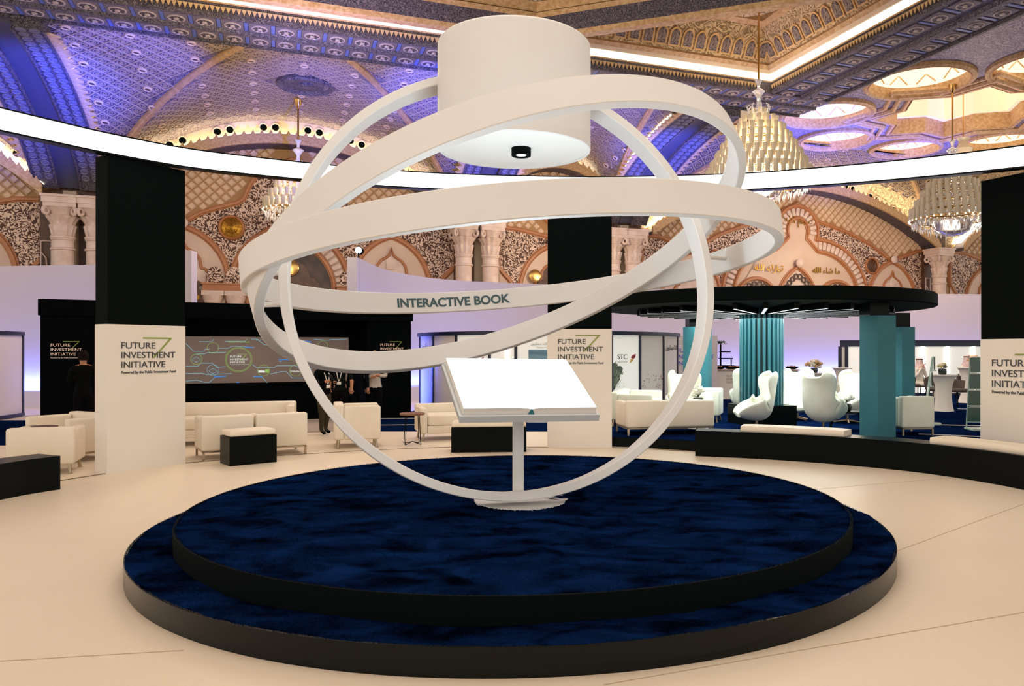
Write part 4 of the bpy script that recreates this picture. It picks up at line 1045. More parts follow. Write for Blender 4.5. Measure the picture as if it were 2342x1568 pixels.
# slanted tray: turned and tilted rectangle
yw, tl_, rl_ = .3725, .4585, -.0353; wd, ln = 1.13, .87; cen = Vector((-.4135, 6.383, 1.291))
ex = Vector((cos(yw), sin(yw), 0)); ey = Vector((-sin(yw)*cos(tl_), cos(yw)*cos(tl_), sin(tl_)))
ex, ey = ex*cos(rl_)+ey*sin(rl_), ey*cos(rl_)-ex*sin(rl_); ez = ex.cross(ey); cen += ez*.03
tray = MB()
def tp(x, y, z): return cen+ex*x+ey*y+ez*z-Vector((ox, oy, oz))
def tbox(mb, x0, x1, y0, y1, z0, z1, mi=0):
    vs = [tp(x, y, z) for z in (z0, z1) for x, y in ((x0, y0), (x1, y0), (x1, y1), (x0, y1))]
    mb.add(vs, [(3, 2, 1, 0), (4, 5, 6, 7), (0, 1, 5, 4), (1, 2, 6, 5), (2, 3, 7, 6), (3, 0, 4, 7)], mi)
tbox(tray, -wd/2, wd/2, -ln/2, ln/2, -.075, -.045); tbox(tray, -wd/2, wd/2, -ln/2-.018, -ln/2, -.085, -.028); tbox(tray, -wd/2, -wd/2+.018, -ln/2, ln/2, -.075, -.035); tbox(tray, wd/2-.018, wd/2, -ln/2, ln/2, -.075, -.035); tbox(tray, -wd/2, wd/2, ln/2-.018, ln/2, -.075, -.035)
tray.obj('tray', mat('tray_grey', 'd5d7d8', .45), book, smooth=0)
prof = lambda u: .012+.022*(1-abs(2*u-1)**1.5)*(1 if u < 1 else 1)
def page(side):
    top, blk = MB(), MB(); N = 14; x0 = .001; x1 = wd/2-.03; hs = []
    for i in range(N+1):
        u = i/N; h = .018+.012*sin(min(1, u*3)*pi/2)*(1-.35*u) if u > 0 else .014
        hs.append((side*(x0+(x1-x0)*u), h))
    ya, yb = -ln/2+.012, ln/2-.025
    vs = [tp(x, y, h) for x, h in hs for y in (ya, yb)]
    top.add(vs, [(2*i, 2*i+2, 2*i+3, 2*i+1) for i in range(N)]); top.obj('page', M['ledbook'], book, smooth=60)
    vb = [tp(x, y, z) for x, h in hs for y in (ya, yb) for z in (-.045, h-.002)]
    fs = []
    for i in range(N):
        a = 4*i; fs += [(a, a+4, a+5, a+1), (a+2, a+3, a+7, a+6)]
    fs += [(0, 1, 3, 2), (4*N, 4*N+2, 4*N+3, 4*N+1)]
    blk.add(vb, fs); blk.obj('page_block', M['white'], book, smooth=0)
page(-1); page(1)
gut = MB(); gt = [(-.03, -.04), (.03, -.04), (.006, .012), (-.006, .012)]
gv = [tp(x, y, z) for y in (-ln/2+.006, -ln/2+.02) for x, z in gt]; gut.add(gv, [(0, 1, 2, 3), (7, 6, 5, 4)]+[(i, (i+1) % 4, 4+(i+1) % 4, 4+i) for i in range(4)]); gut.obj('gutter_wedge', M['teal'], book, smooth=0)
b = MB(); b.rbox((0, .0, (1.13-oz)/2), (.092, .06, 1.13-oz), .008, 2); b.obj('post', M['ringpaint'], book)
b = MB(); b.lathe([(.02, 0), (.085, 0), (.085, .012), (.02, .016)], 24, (0, 0, .006)); 
l = lamp('book_screen_glow', 'AREA', tuple(cen+ez*.06), (.66, .86, 1), 30, .9, .6, target=tuple(cen+ez*1.0))
l.data.shape = 'RECTANGLE'

# ------------------------------------------------------------------ benches and boxes
def arcbench(name, label, pts, out, h, closed_ends=True):
    P_ = smoothpts(pts, 6); b = MB(); n = len(P_); I = []; O = []
    for i in range(n):
        a = Vector(P_[max(i-1, 0)]); c = Vector(P_[min(i+1, n-1)]); t = (c-a).normalized(); nn = Vector((-t.y, t.x)) if out > 0 else Vector((t.y, -t.x)); p = Vector(P_[i]); I.append(p); O.append(p+nn*abs(out))
    vs = [(p.x, p.y, 0) for p in I]+[(p.x, p.y, h) for p in I]+[(p.x, p.y, 0) for p in O]+[(p.x, p.y, h) for p in O]
    fs = []
    for i in range(n-1): fs += [(i, i+1, n+i+1, n+i), (n+i, n+i+1, 3*n+i+1, 3*n+i), (3*n+i, 3*n+i+1, 2*n+i+1, 2*n+i)]
    fs += [(0, n, 3*n, 2*n), (n-1, 3*n-1, 4*n-1, 2*n-1)]
    b.add(vs, fs); r = b.obj(name, M['black'], smooth=30); tag(r, label, 'bench'); return P_, I, O
def arccushion(label, I, O, i0, i1, h, th=.1, m='leather', inset=.0):
    b = MB(); vs = []; n = i1-i0+1
    pr = [(.02, 0), (0, .02), (0, th-.03), (.03, th), (.97, th), (1, th-.03), (1, .02), (.98, 0)]
    for i in range(i0, i1+1):
        p, q = I[i], O[i]; e = .35 if i in (i0, i1) else 0
        for u, z in pr:
            w = p+(q-p)*(inset+u*(1-inset)); vs.append((w.x, w.y, h+.001+z*(1-.06*(e > 0))))
    m_ = len(pr); fs = [(i*m_+k, (i+1)*m_+k, (i+1)*m_+(k+1) % m_, i*m_+(k+1) % m_) for i in range(n-1) for k in range(m_)]+[tuple(range(m_)), tuple(reversed([(n-1)*m_+k for k in range(m_)]))]
    b.add(vs, fs); o = b.obj('bench_cushion', M[m], smooth=50); tag(o, label, 'cushion'); return o
BH = .385
bp_ = [G(1590, 1042.5), G(1715, 1048), G(1842, 1056), G(1970, 1066.5), G(2100, 1080), G(2230, 1099), G(2342, 1120), G(2480, 1152)]
P_, I, O = arcbench('curved_bench', 'long low curved black bench at right with two white cushions', bp_, .42, BH)
def nearest(P_, px): return min(range(len(P_)), key=lambda i: abs(PX+F*P_[i][0]/P_[i][1]-px))
arccushion('white seat cushion on the right bench in front of the egg chairs', I, O, nearest(P_, 1695), nearest(P_, 1925), BH, .085, inset=.12)
arccushion('white seat cushion on the right bench below the right logo pillar', I, O, nearest(P_, 2112), nearest(P_, 2400), BH, .085, inset=.12)
lb = [G(138, 1118.5), G(60, 1131), G(0, 1143), (-6.28, 7.4), (-6.3, 6.8)]
P2, I2, O2 = arcbench('curved_bench', 'low curved black bench cut off by the left edge', lb, -.42, BH)
arccushion('white seat cushion on the left bench at the very edge', I2, O2, nearest(P2, -8), len(P2)-2, BH, .085, inset=.1)
def ottoman(label, A, B, depth, h, clabel, ch=.085):
    A = Vector(A); B = Vector(B); d = B-A; rz = atan2(d.y, d.x); wd = d.length
    r = thing('bench_box', label, 'bench', (A.x, A.y, 0), rz)
    b = MB(); b.box((wd/2, depth/2, h/2), (wd, depth, h)); b.obj('body', M['black'], r, smooth=0)
    b = MB(); b.rbox((wd/2, depth/2, h+ch/2+.001), (wd-.01, depth-.01, ch), .03, 3); b.obj('cushion', M['leather'], r)
ottoman('short black box bench with white cushion in front of the left armchairs', G(525, 1066), G(633, 1056), .43, .395, '')
ottoman('wide black box bench with white cushion behind the book stand', G(1032, 1035), G(1204, 1033), .45, .39, '')

# ------------------------------------------------------------------ sofas and armchairs
def sofa(label, loc, rz, wd, dp, h=.66, seat=.40, arm=.13, back=.16, leg=.13, m='leather', name='armchair', seats=1, cat='armchair', group=None, flare=.03, sled=False):
    """local: x along the width, -y is the front; origin under the centre"""
    r = thing(name, label, cat, loc, rz, group)
    b = MB(); b.rbox((0, dp/2-back/2, leg+(h-leg)/2), (wd, back, h-leg), .035, 3); b.obj('backrest', M[m], r)
    for s in (-1, 1):
        b = MB(); b.rbox((s*(wd/2-arm/2), -back/2, leg+(h-.03-leg)/2), (arm, dp-back-.002, h-.03-leg), .035, 3); b.obj('arm', M[m], r)
    b = MB(); b.rbox((0, -back/2, leg+.07), (wd-2*arm-.004, dp-back-.01, .14), .02, 2); b.obj('seat_base', M[m], r)
    sw = (wd-2*arm)/seats
    for i in range(seats):
        b = MB(); b.rbox((-wd/2+arm+sw*(i+.5), -back/2-.005, (leg+.14+seat)/2+.03), (sw-.008, dp-back-.01, seat+.06-leg-.14), .04, 3); b.obj('seat_cushion', M[m], r)
    for sx in (-1, 1):
        for sy in (-1, 1):
            b = MB()
            if sled: b.box((sx*(wd/2-.03), sy*(dp/2-.03), leg/2), (.03, .03, leg))
            else: b.tube([(sx*(wd/2-.07), sy*(dp/2-.08), leg+.01), (sx*(wd/2-.055), sy*(dp/2-.065), .008)], .02, 10); b.tube([(sx*(wd/2-.055), sy*(dp/2-.065), .01), (sx*(wd/2-.055), sy*(dp/2-.065), 0)], .03, 10)
            b.obj('leg', M['chrome'], r)
    if sled:
        b = MB()
        for sy in (-1, 1): b.box((0, sy*(dp/2-.03), leg-.012), (wd-.03, .03, .022))
        for sx in (-1, 1): b.box((sx*(wd/2-.03), 0, leg-.012), (.03, dp-.03, .022))
        b.obj('frame_rail', M['chrome'], r, smooth=0)
    return r
def backto(label, pa, pb, dp, z0=0, **k):
    """sofa whose BACK runs along the ground points pa (photo left) to pb; it faces away from the camera"""
    a = Vector(pa); b = Vector(pb); d = b-a; rz = atan2(d.y, d.x)+pi; n = Vector((-d.y, d.x)).normalized(); c = (a+b)/2+n*dp/2
    return sofa(label, (c.x, c.y, z0), rz, d.length, dp, **k)
def frontto(label, pa, pb, dp, z0=0, **k):
    a = Vector(pa); b = Vector(pb); d = b-a; rz = atan2(d.y, d.x); n = Vector((-d.y, d.x)).normalized(); c = (a+b)/2+n*dp/2
    return sofa(label, (c.x, c.y, z0), rz, d.length, dp, **k)
backto('cream leather armchair seen from behind at far left beside the bench', (-7.06, 9.72), (-6.37, 10.0), .74, h=.61)
sofa('cream leather armchair half hidden by the left pillar, facing the camera', (-7.3, 11.45, 0), -.45, 1.05, .78, h=.66, sled=True)
ga = G(461, 1054); gb = G(704, 1037); mid = ((ga[0]+gb[0])/2-.02, (ga[1]+gb[1])/2)
backto('cream leather armchair seen from behind, left of the pair by the box bench', ga, (mid[0]-.012, mid[1]-.007), .72, h=.64, sled=True)
backto('cream leather armchair seen from behind, right of the pair by the box bench', (mid[0]+.012, mid[1]+.007), gb, .72, h=.64, sled=True)
frontto('long cream leather sofa facing the camera behind the pair of armchairs', (-6.75, 12.75), (-4.72, 13.35), .82, h=.68, name='sofa', cat='sofa', seats=3)
sofa('cream leather armchair turned sideways behind the curve of the upright ring', (-3.55, 13.0, 0), 1.87, .8, .74, h=.72, leg=.14)
sofa('cream leather sofa turned to the right behind the glowing book', (-2.0, 14.15, 0), .33, 1.5, .78, h=.62, name='sofa', cat='sofa', seats=2)
PZ = zc+.008
backto('cream leather sofa seen from behind at the front of the canopy lounge', (.98, 12.95), (2.5, 13.25), .8, PZ, h=.585, name='sofa', cat='sofa', seats=2, sled=True)
sofa('white sofa turned sideways at the left end of the canopy lounge', (1.35, 15.3, 0+PZ), 1.35, 1.7, .82, h=.64, name='sofa', cat='sofa', seats=2, m='fabricw')
sofa('white armchair at the back of the canopy lounge behind the teal left pillar', (2.7, 15.75, PZ), -.3, .8, .75, h=.66, m='fabricw')
sofa('white armchair beside the teal hexagonal pillar at right', (5.83, 13.35, PZ), .1+pi, .58, .72, h=.66, m='fabricw', sled=True)
sofa('small white armchair behind the teal pillar at the back of the lounge', (7.6, 21.0, 0), .2, .8, .7, h=.72, m='fabricw')

# ------------------------------------------------------------------ egg chairs
def egg():
    r = thing('egg_chair', '', 'chair')
    sp = [(.47, .40, .20, .03), (.41, .40, .31, .12), (.27, .37, .39, .23), (.06, .345, .425, .31), (-.13, .355, .43, .38), (-.26, .43, .415, .38), (-.32, .57, .375, .27), (-.345, .70, .325, .15), (-.375, .84, .335, .22), (-.405, .97, .345, .26), (-.43, 1.05, .30, .18), (-.445, 1.09, .17, .05)]
    S_ = []
    for i in range(len(sp)-1):
        p = [sp[min(max(i+j, 0), len(sp)-1)] for j in (-1, 0, 1, 2)]
        for q in range(3):
            t = q/3; S_.append([.5*((2*p[1][j])+(-p[0][j]+p[2][j])*t+(2*p[0][j]-5*p[1][j]+4*p[2][j]-p[3][j])*t*t+(-p[0][j]+3*p[1][j]-3*p[2][j]+p[3][j])*t**3) for j in range(4)])
    S_.append(list(sp[-1])); n = len(S_); K_ = 20; inn = []; out = []
    for i, (x, z, wd, dep) in enumerate(S_):
        a = S_[max(i-1, 0)]; c = S_[min(i+1, n-1)]; tx, tz = c[0]-a[0], c[1]-a[1]; l = math.hypot(tx, tz); nx, nz = -(-tz/l)*1.0, -(tx/l)
        nx, nz = tz/l, -tx/l        # towards the sitter
        for k in range(K_+1):
            f = -pi/2+pi*k/K_; sN = sin(f); o = dep*(1-cos(f))**1.15
            y = wd*sN*(1+.04*(1-cos(f)))
            inn.append((x+nx*o, y, z+nz*o))
    m = K_+1; fs = [(i*m+k, i*m+k+1, (i+1)*m+k+1, (i+1)*m+k) for i in range(n-1) for k in range(K_)]
    me = bpy.data.meshes.new('shell'); me.from_pydata(inn, [], fs); o = bpy.data.objects.new('tmp', me); COL.objects.link(o)
    md = o.modifiers.new('s', 'SOLIDIFY'); md.thickness = .075; md.offset = -1; md.use_rim = True
    m2 = o.modifiers.new('b', 'SUBSURF'); m2.levels = 1
    dg = bpy.context.evaluated_depsgraph_get(); dg.update(); me2 = bpy.data.meshes.new_from_object(o.evaluated_get(dg)); bpy.data.objects.remove(o)
    me2.materials.clear(); me2.materials.append(M['fabricw']); me2.polygons.foreach_set('use_smooth', [True]*len(me2.polygons))
    put('shell', me2, r, (0, 0, -.115))
    b = MB(); vs = []
    b.lathe([(.001, .0), (.2, .0), (.27, .03), (.27, .07), (.2, .10), (.001, .11)], 24, (.12, 0, .26)); b.obj('seat_pad', M['fabricw'], r)
    b = MB(); b.tube([(0, 0, .03), (0, 0, .22)], .03, 12); b.obj('stem', M['chrome'], r)
    b = MB()
    for i in range(4):
        t = pi/4+pi/2*i; b.tube([(0, 0, .05), (.16*cos(t), .16*sin(t), .035), (.34*cos(t), .34*sin(t), .015)], [.03, .024, .014], 8)
    b.obj('star_foot', M['chrome'], r)
    return r
e0 = egg(); el = [((3.42, 14.1), pi+.05, 'white egg chair in profile facing left before the slatted column'), ((4.52, 13.75), .75, 'white egg chair seen from behind between slatted column and teal pillar'),
      ((2.22, 14.62), -1.5, 'white egg chair facing the camera behind the front sofa'), ((3.84, 16.6), 1.4, 'white egg chair seen from behind to the left of the slatted column'),
      ((4.7, 15.9), -1.9, 'white egg chair facing the camera at right of the slatted column'), ((5.5, 15.3), -2.6, 'white egg chair half hidden behind the one seen from behind')]
e0.location = (el[0][0][0], el[0][0][1], PZ); e0.rotation_euler = (0, 0, el[0][1]); e0.scale = (.74, .77, 1.0); e0['label'] = el[0][2]; e0['group'] = 'white egg chairs of the canopy lounge'
for (x, y), a, lb_ in el[1:]: dup(e0, (x, y, PZ), a, lb_)
# ------------------------------------------------------------------ round canopy with radiating light bars
CC = (3.75, 15.07); CR = 3.1
canopy = thing('round_canopy', 'large round black canopy roof with radiating light bars over the white lounge', 'canopy', (CC[0], CC[1], 2.34))
b = MB(); b.lathe([(.3, .04), (CR-.02, .04), (CR, .06), (CR, .24), (CR-.02, .26), (.001, .26)], 120); b.obj('roof_disc', M['blackm'], canopy)
barm = MB(); barm.box((1.45, 0, -.02), (1.9, .08, .14)); barm.box((1.45, -.0325, -.0912), (1.9, .015, .006)); barm.box((1.45, .0325, -.0912), (1.9, .015, .006)); barm = barm.mesh('light_bar', M['black'], 0)
barl = MB(); barl.box((1.45, 0, -.0912), (1.88, .05, .0026)); barl = barl.mesh('diffuser', M['ledbar'], 0)
for i in range(30):
    a = 2*pi*i/30+.1
    o = put('light_bar', barm, canopy, (0, 0, .03), (0, 0, a)); put('diffuser', barl, o)
lamp('canopy_glow', 'AREA', (CC[0], CC[1], 2.2), (.93, 1, .93), 150, 4.2, target=(CC[0], CC[1], 0)).data.shape = 'DISK'
col = thing('slatted_column', 'big teal column of shiny vertical slats in the middle of the canopy lounge', 'column', (CC[0], CC[1], PZ))
b = MB(); b.box((0, 0, .19), (.96, .96, .38), .25); b.obj('plinth', M['black'], col, smooth=0)
b = MB(); b.lathe([(.33, .38), (.33, 2.36)], 32); b.obj('core', mat('teal_dark', '0d2a30', .5), col)
sl_ = MB(); sl_.rbox((0, 0, 0), (.055, .085, 1.98), .006, 1); slm = sl_.mesh('slat', M['teal2'], 40)
for i in range(26):
    a = 2*pi*i/26; put('slat', slm, col, (.375*cos(a), .375*sin(a), 1.37), (0, 0, a+pi/2))
def tealpost(label, loc, w_, ztop, black_top, rz):
    r = thing('teal_pillar', label, 'pillar', loc, rz)
    b = MB(); b.prism([(w_/2*cos(pi/3*i)*1.155*.866/.866, w_/2*sin(pi/3*i)*1.155) for i in range(6)], 0, ztop-loc[2]); b.obj('teal_case', M['teal'], r, smooth=0)
    b = MB(); b.box((-.05, .02, (ztop+2.38)/2-loc[2]), (w_*.62, w_*.62, 2.38-ztop)); b.obj('black_post', M['black'], r, smooth=0)
tealpost('teal hexagonal pillar in front right of the canopy, standing by the bench', (5.2, 13.05, PZ), .56, 2.17, 2.3, .145)
tealpost('teal hexagonal pillar behind the front right one, beside the white armchair', (7.05, 16.4, PZ), .5, 2.08, 2.3, .12)
tealpost('teal pillar at the back left of the canopy behind the upright ring', (2.83, 17.0, PZ), .56, 2.1, 2.3, .1)
# coffee table and flowers
t = thing('coffee_table', 'low black glass coffee table between egg chair and teal pillar', 'table', (4.98, 13.9, PZ))
b = MB(); b.rbox((0, 0, .33), (.8, .5, .02), .008, 2); b.obj('table_top', M['black'], t)
for s in (-1, 1):
    b = MB(); b.tube([(s*.3, -.2, .32), (s*.36, -.2, .02), (s*.36, .2, .02), (s*.3, .2, .32)], .025, 8); b.obj('leg', M['black'], t)
def bouquet(label, loc, r=.13, cols=('f4f2e4',), tall=0, vase='glassvase', n=26, pot=.09):
    o = thing('flower_arrangement', label, 'flowers', loc)
    b = MB(); b.lathe([(pot*.8, 0), (pot, .02), (pot*1.05, .1), (pot*.95, .14), (.001, .13)], 18); b.obj('vase', M[vase], o)
    rr = random.Random(int(loc[0]*991)+int(loc[1]*77))
    for ci, cc_ in enumerate(cols):
        b = MB()
        for k in range(n//len(cols)):
            a = rr.uniform(0, 2*pi); u = rr.uniform(0, 1)**.5; el_ = rr.uniform(.1, 1.4)
            p = (r*cos(a)*cos(el_)*u*1.1, r*sin(a)*cos(el_)*u*1.1, .15+r*sin(el_)*.9+tall*rr.random())
            q = r*rr.uniform(.26, .4); b.lathe([(.001, -q*.8), (q*.7, -q*.5), (q, 0), (q*.75, q*.5), (q*.4, q*.5), (.001, q*.35)], 7, p)
        b.obj('blossoms', M.setdefault('fl'+cc_, mat('petals_'+cc_, cc_, .7)), o)
    b = MB()
    for k in range(14):
        a = rr.uniform(0, 2*pi); e = rr.uniform(.1, .9); L = r*rr.uniform(1.1, 1.7)
        d = Vector((cos(a)*cos(e), sin(a)*cos(e), sin(e))); s = Vector((-sin(a), cos(a), 0))*r*.13; c0 = Vector((0, 0, .14)); 
        b.add([c0, c0+d*L*.5+s, c0+d*L, c0+d*L*.5-s], [(0, 1, 2, 3)])
    b.obj('leaves', M['leafg'], o, smooth=0)
    return o
M['leafg'] = mat('leaf_green', '3d5230', .6); M['glassvase'] = mat('dark_vase', '1c2a26', .2)
bouquet('white hydrangea bouquet on the low black coffee table', (4.96, 13.86, PZ+.342), .16)
bouquet('white tulips showing over the back of the front canopy sofa', (2.38, 14.25, PZ+.42), .11, tall=.12)
b = MB(); t = thing('side_table', 'low white side table behind the front canopy sofa', 'table', (2.38, 14.25, PZ)); b.lathe([(.02, 0), (.2, .0), (.03, .03), (.025, .38), (.22, .4), (.22, .418), (.001, .418)], 20); b.obj('pedestal', M['white'], t)

# tall tables in white stretch cloth
def poser(label, loc, r, h, first=[]):
    if first:
        o = dup(first[0], loc, 0, label); s = r/first[1]; o.scale = (s, s, h/first[2]); return o
    o = thing('cocktail_table', label, 'table', loc, 0, 'tall tables in white stretch cloth')
    b = MB(); n = 48; prof = [(1.0, 0), (.93, .03), (.78, .1), (.64, .25), (.57, .45), (.56, .6), (.62, .78), (.76, .91), (.92, .98), (1.0, 1.0)]; vs = []
    for i in range(n):
        t = 2*pi*i/n
        for q, z in prof: vs.append((r*q*cos(t)*(1+.05*cos(4*t)*(1-z)), r*q*sin(t)*(1+.05*cos(4*t)*(1-z)), z*h))
    m = len(prof); b.add(vs, [(i*m+j, ((i+1) % n)*m+j, ((i+1) % n)*m+j+1, i*m+j+1) for i in range(n) for j in range(m-1)])
    b.obj('cloth', M['paint'], o); b = MB(); b.lathe([(r*.99, h-.012), (r*1.01, h), (r*1.01, h+.012), (.001, h+.014)], 32); b.obj('table_top', M['paint'], o); first += [o, r, h]; return o
g = G(2157, 955); poser('large white stretch-cloth tall table right of the white armchair', (8.85, 18.3, .008), .31, 1.0)
poser('white stretch-cloth tall table between the far flower table and the teal pillar', ((1926-PX)/F*24.6, 24.6, .008), .3, 1.02)
poser('white stretch-cloth tall table at far right, half hidden by the green rack', ((2213-PX)/F*23.5, 23.5, .008), .3, 1.05)
poser('tall table carrying peach flowers behind the egg chairs', ((1862-PX)/F*21, 21, .008), .33, .96)
bouquet('peach and white flowers on the tall table behind the egg chairs', ((1862-PX)/F*21, 21, .98), .2, ('f3efdf', 'e2b88a'), n=30)
bouquet('small green and white bouquet on the large tall table', (8.8, 18.25, 1.022), .12, ('f0eccf', 'c9b25e'))
bouquet('peach flowers on the tall table by the green rack', ((2224-PX)/F*23.5, 23.4, 1.072), .2, ('eec9a0', 'e0a070'))
# buffet
cbx = (1700-PX)/F*25.5
bu = thing('buffet_counter', 'long pale buffet counter behind the slatted column', 'counter', (cbx, 25.5, .008))
b = MB(); b.box((0, 0, .46), (3.4, .7, .92)); b.obj('front', M['paint'], bu, smooth=0); b = MB(); b.rbox((0, 0, .945), (3.5, .8, .05), .01, 1); b.obj('worktop', M['stone2'], bu)
logo(bu, (-.62, -.36, .72), 0, .1, mat('faded_print', 'b09a94', .6), mat('faded_print_green', 'a79a80', .6), False)
rk = thing('food_stand', 'black tiered food stand with a small palm on the buffet', 'stand', ((1655-PX)/F*25.4, 25.4, .98))
for i, (wd_, z) in enumerate(((.5, .1), (.42, .34), (.32, .56))):
    b = MB(); b.rbox((.1-.03*i, 0, z), (wd_, .34, .035), .01, 1); b.obj('tier', M['blackm'], rk)
b = MB(); b.tube([(-.1, 0, 0), (-.1, 0, .8)], .03, 8); b.tube([(.25, 0, 0), (.25, 0, .34)], .02, 8); b.obj('post', M['blackm'], rk)
b = MB()
for k in range(11):
    a = 2*pi*k/11; b.add([Vector((-.1, 0, .8)), Vector((-.1+.12*cos(a)-.03*sin(a), .12*sin(a)+.03*cos(a), .92)), Vector((-.1+.26*cos(a), .26*sin(a), .78)), Vector((-.1+.12*cos(a)+.03*sin(a), .12*sin(a)-.03*cos(a), .9))], [(0, 1, 2, 3)])
b.obj('palm_leaves', mat('dark_leaf', '16251a', .6), rk, smooth=0)
for i, (px, lb_) in enumerate(((1645, 'wide dark tray of pastries on the buffet left of the food stand'), (1672, 'dark tray of pastries on the buffet right of the food stand'), (1688, 'raised dark bowl on the buffet next to the slatted column'), (1812, 'dark serving dish on the buffet right of the slatted column'))):
    o = thing('serving_tray', lb_, 'tray', ((px-PX)/F*25.2, 25.25, .972))
    b = MB(); b.lathe([(.1, 0), (.2, .06), (.22, .09), (.19, .08), (.001, .06)], 18); b.obj('dish', M['blackm'], o)
    b = MB()
    for k in range(12): a = k*2.4; q = .02+.012*k; b.lathe([(.001, -.03), (.035, 0), (.001, .035)], 6, (q*cos(a), q*sin(a), .09))
    b.obj('pastries', mat('pastry', '8a5430', .6) if 'pas' not in M else M['pas'], o)

# green brochure racks
M['acr'] = mat('green_acrylic', '2e5145', .15, spec=.6); M['acredge'] = mat('acrylic_edge', 'a9bcae', .2)
def rack(label, loc, rz, n=4, w_=.32):
    r = thing('brochure_rack', label, 'rack', loc, rz)
    b = MB(); b.box((0, .06, .02), (w_, .4, .03)); b.tube([(-w_/2, .16, .03), (-w_/2, .0, 1.3)], .012, 6); b.tube([(w_/2, .16, .03), (w_/2, .0, 1.3)], .012, 6); b.obj('stand', M['acredge'], r)
    for i in range(n):
        z = .14+i*.3; y = .14-.045*i
        b = MB(); b.box((0, y-.03, z+.13), (w_, .012, .26)); o = b.obj('pocket', M['acr'], r, smooth=0)
        b = MB(); b.box((0, y-.03, z), (w_+.01, .06, .012)); b.obj('pocket_base', M['acredge'], o, smooth=0); b = MB(); b.box((0, y-.03, z+.265), (w_+.01, .02, .01)); b.obj('pocket_edge', M['acredge'], o, smooth=0)
        b = MB(); b.box((0, y-.012, z+.15), (w_*.8, .012, .26)); b.obj('brochure', M['white'], o, smooth=0)
rack('green acrylic brochure rack seen edge-on beside the white armchair', (7.0, 14.9, .0+PZ), 1.2)
rack('green acrylic brochure rack partly behind the right logo pillar', (7.38, 13.85, .0+PZ), -.1, w_=.4)

# ------------------------------------------------------------------ energy wall
EA = Vector(atd(92, 900, 15.2)[:2]); EB = Vector(atd(940, 900, 18.4)[:2]); ed = EB-EA; EL = ed.length; erz = atan2(ed.y, ed.x)
ew = thing('screen_portal', 'long black portal wall holding a wide touch screen behind the armchairs', 'display wall', (EA.x, EA.y, 0), erz)
def ebox(name, x0, x1, y0, y1, z0, z1, m, par=None):
    b = MB(); b.box(((x0+x1)/2, (y0+y1)/2, (z0+z1)/2), (x1-x0, y1-y0, z1-z0)); return b.obj(name, m, par or ew, smooth=0)
ebox('header', -.03, EL+.03, -.06, 1.2, 2.28, 2.6, M['void'])
ebox('left_pier', 0, 1.75, 0, 1.2, 0, 2.28, M['void']); ebox('right_pier', EL-1.02, EL, 0, 1.2, 0, 2.28, M['void'])
ebox('back_panel', 1.75, EL-1.02, .9, 1.2, 0, 2.28, M['void'])
scr = mat('projection_grey', '8d7a70', .6, emit='8d776c', es=.13, noise=(.7, '7d6d66', 2))
s0_, s1_, sz0, sz1 = 2.0, EL-1.3, .86, 1.90
sp = ebox('screen', s0_, s1_, .82, .9, sz0, sz1, scr)
ebox('lower_panel', 1.75, EL-1.02, .6, .9, 0, .84, M['void'])
M['cyan'] = mat('screen_cyan', '8fd0e6', .5, emit='8fd0e6', es=.25); M['sgreen'] = mat('screen_green', '9fd06a', .5, emit='9ed070', es=.25); M['sblue'] = mat('screen_blue', '3f86d8', .5, emit='3f86d8', es=.4); M['swhite'] = mat('screen_white_print', 'e8f2ee', .5, emit='e8f2ee', es=.4)
def spx(px, py):     # photo pixel on the screen plane to local (x, z)
    t = (px-PX)/F; n = Vector((-sin(erz), cos(erz))); p0 = EA+n*.82; d = n.dot(p0)/(n.x*t+n.y); P_ = Vector((t*d, d))-EA
    return P_.x*cos(erz)+P_.y*sin(erz), EYE+(PY-py)*d/F
def sline(pts, m, r=.012):
    b = MB(); q = [spx(*p) for p in pts]; b.sweep([(x, .818, z) for x, z in q], [(-r, 0), (r, 0), (r, .004), (-r, .004)], (0, -1, 0)); return b
def srings(c, rs, m, name='circuit_ring'):
    b = MB(); x, z = spx(*c); sc = spx(c[0]+10, c[1])[0]-x
    for r in rs: b.tube([(x+r*sc/10*cos(2*pi*i/32), .816, z+r*sc/10*sin(2*pi*i/32)) for i in range(32)], .004, 4, True)
    b.obj(name, m, sp if False else ew, smooth=0)
ln_ = MB()
lines = [[(425, 785), (443, 803), (465, 803), (470, 798), (480, 798)], [(455, 781), (484, 781), (490, 774)], [(514, 780), (560, 780), (565, 775)], [(498, 796), (522, 796), (530, 791), (582, 794)],
         [(448, 809), (468, 809), (474, 806), (517, 805)], [(425, 837), (452, 837), (461, 830), (486, 830), (496, 840), (515, 838)], [(425, 854), (462, 853), (472, 856), (530, 854)], [(425, 871), (451, 869), (470, 874), (478, 874), (494, 861), (517, 860)],
         [(577, 833), (586, 840), (627, 840), (633, 836), (675, 836), (690, 843)], [(579, 861), (598, 861), (612, 875)], [(618, 855), (645, 849), (655, 849), (668, 864), (693, 864), (700, 857), (714, 840)],
         [(574, 775), (588, 775), (604, 788), (625, 790)], [(585, 777), (612, 777)], [(680, 776), (706, 781)], [(718, 775), (750, 778), (757, 776), (794, 775)], [(637, 822), (666, 822)], [(638, 826), (644, 826)]]
for l_ in lines:
    q = [spx(*p) for p in l_]; ln_.sweep([(x, .818, z) for x, z in q], [(-.005, 0), (.005, 0), (.005, .004), (-.005, .004)], (0, -1, 0))
ln_.obj('circuit_lines', M['cyan'], ew, smooth=0)
bl = MB()
for l_ in [[(490, 862), (517, 860)], [(582, 861), (600, 861)], [(560, 794), (578, 794)], [(637, 822), (660, 822)], [(700, 779), (712, 782)], [(540, 874), (548, 874)]]:
    q = [spx(*p) for p in l_]; bl.sweep([(x, .816, z) for x, z in q], [(-.011, 0), (.011, 0), (.011, .004), (-.011, .004)], (0, -1, 0))
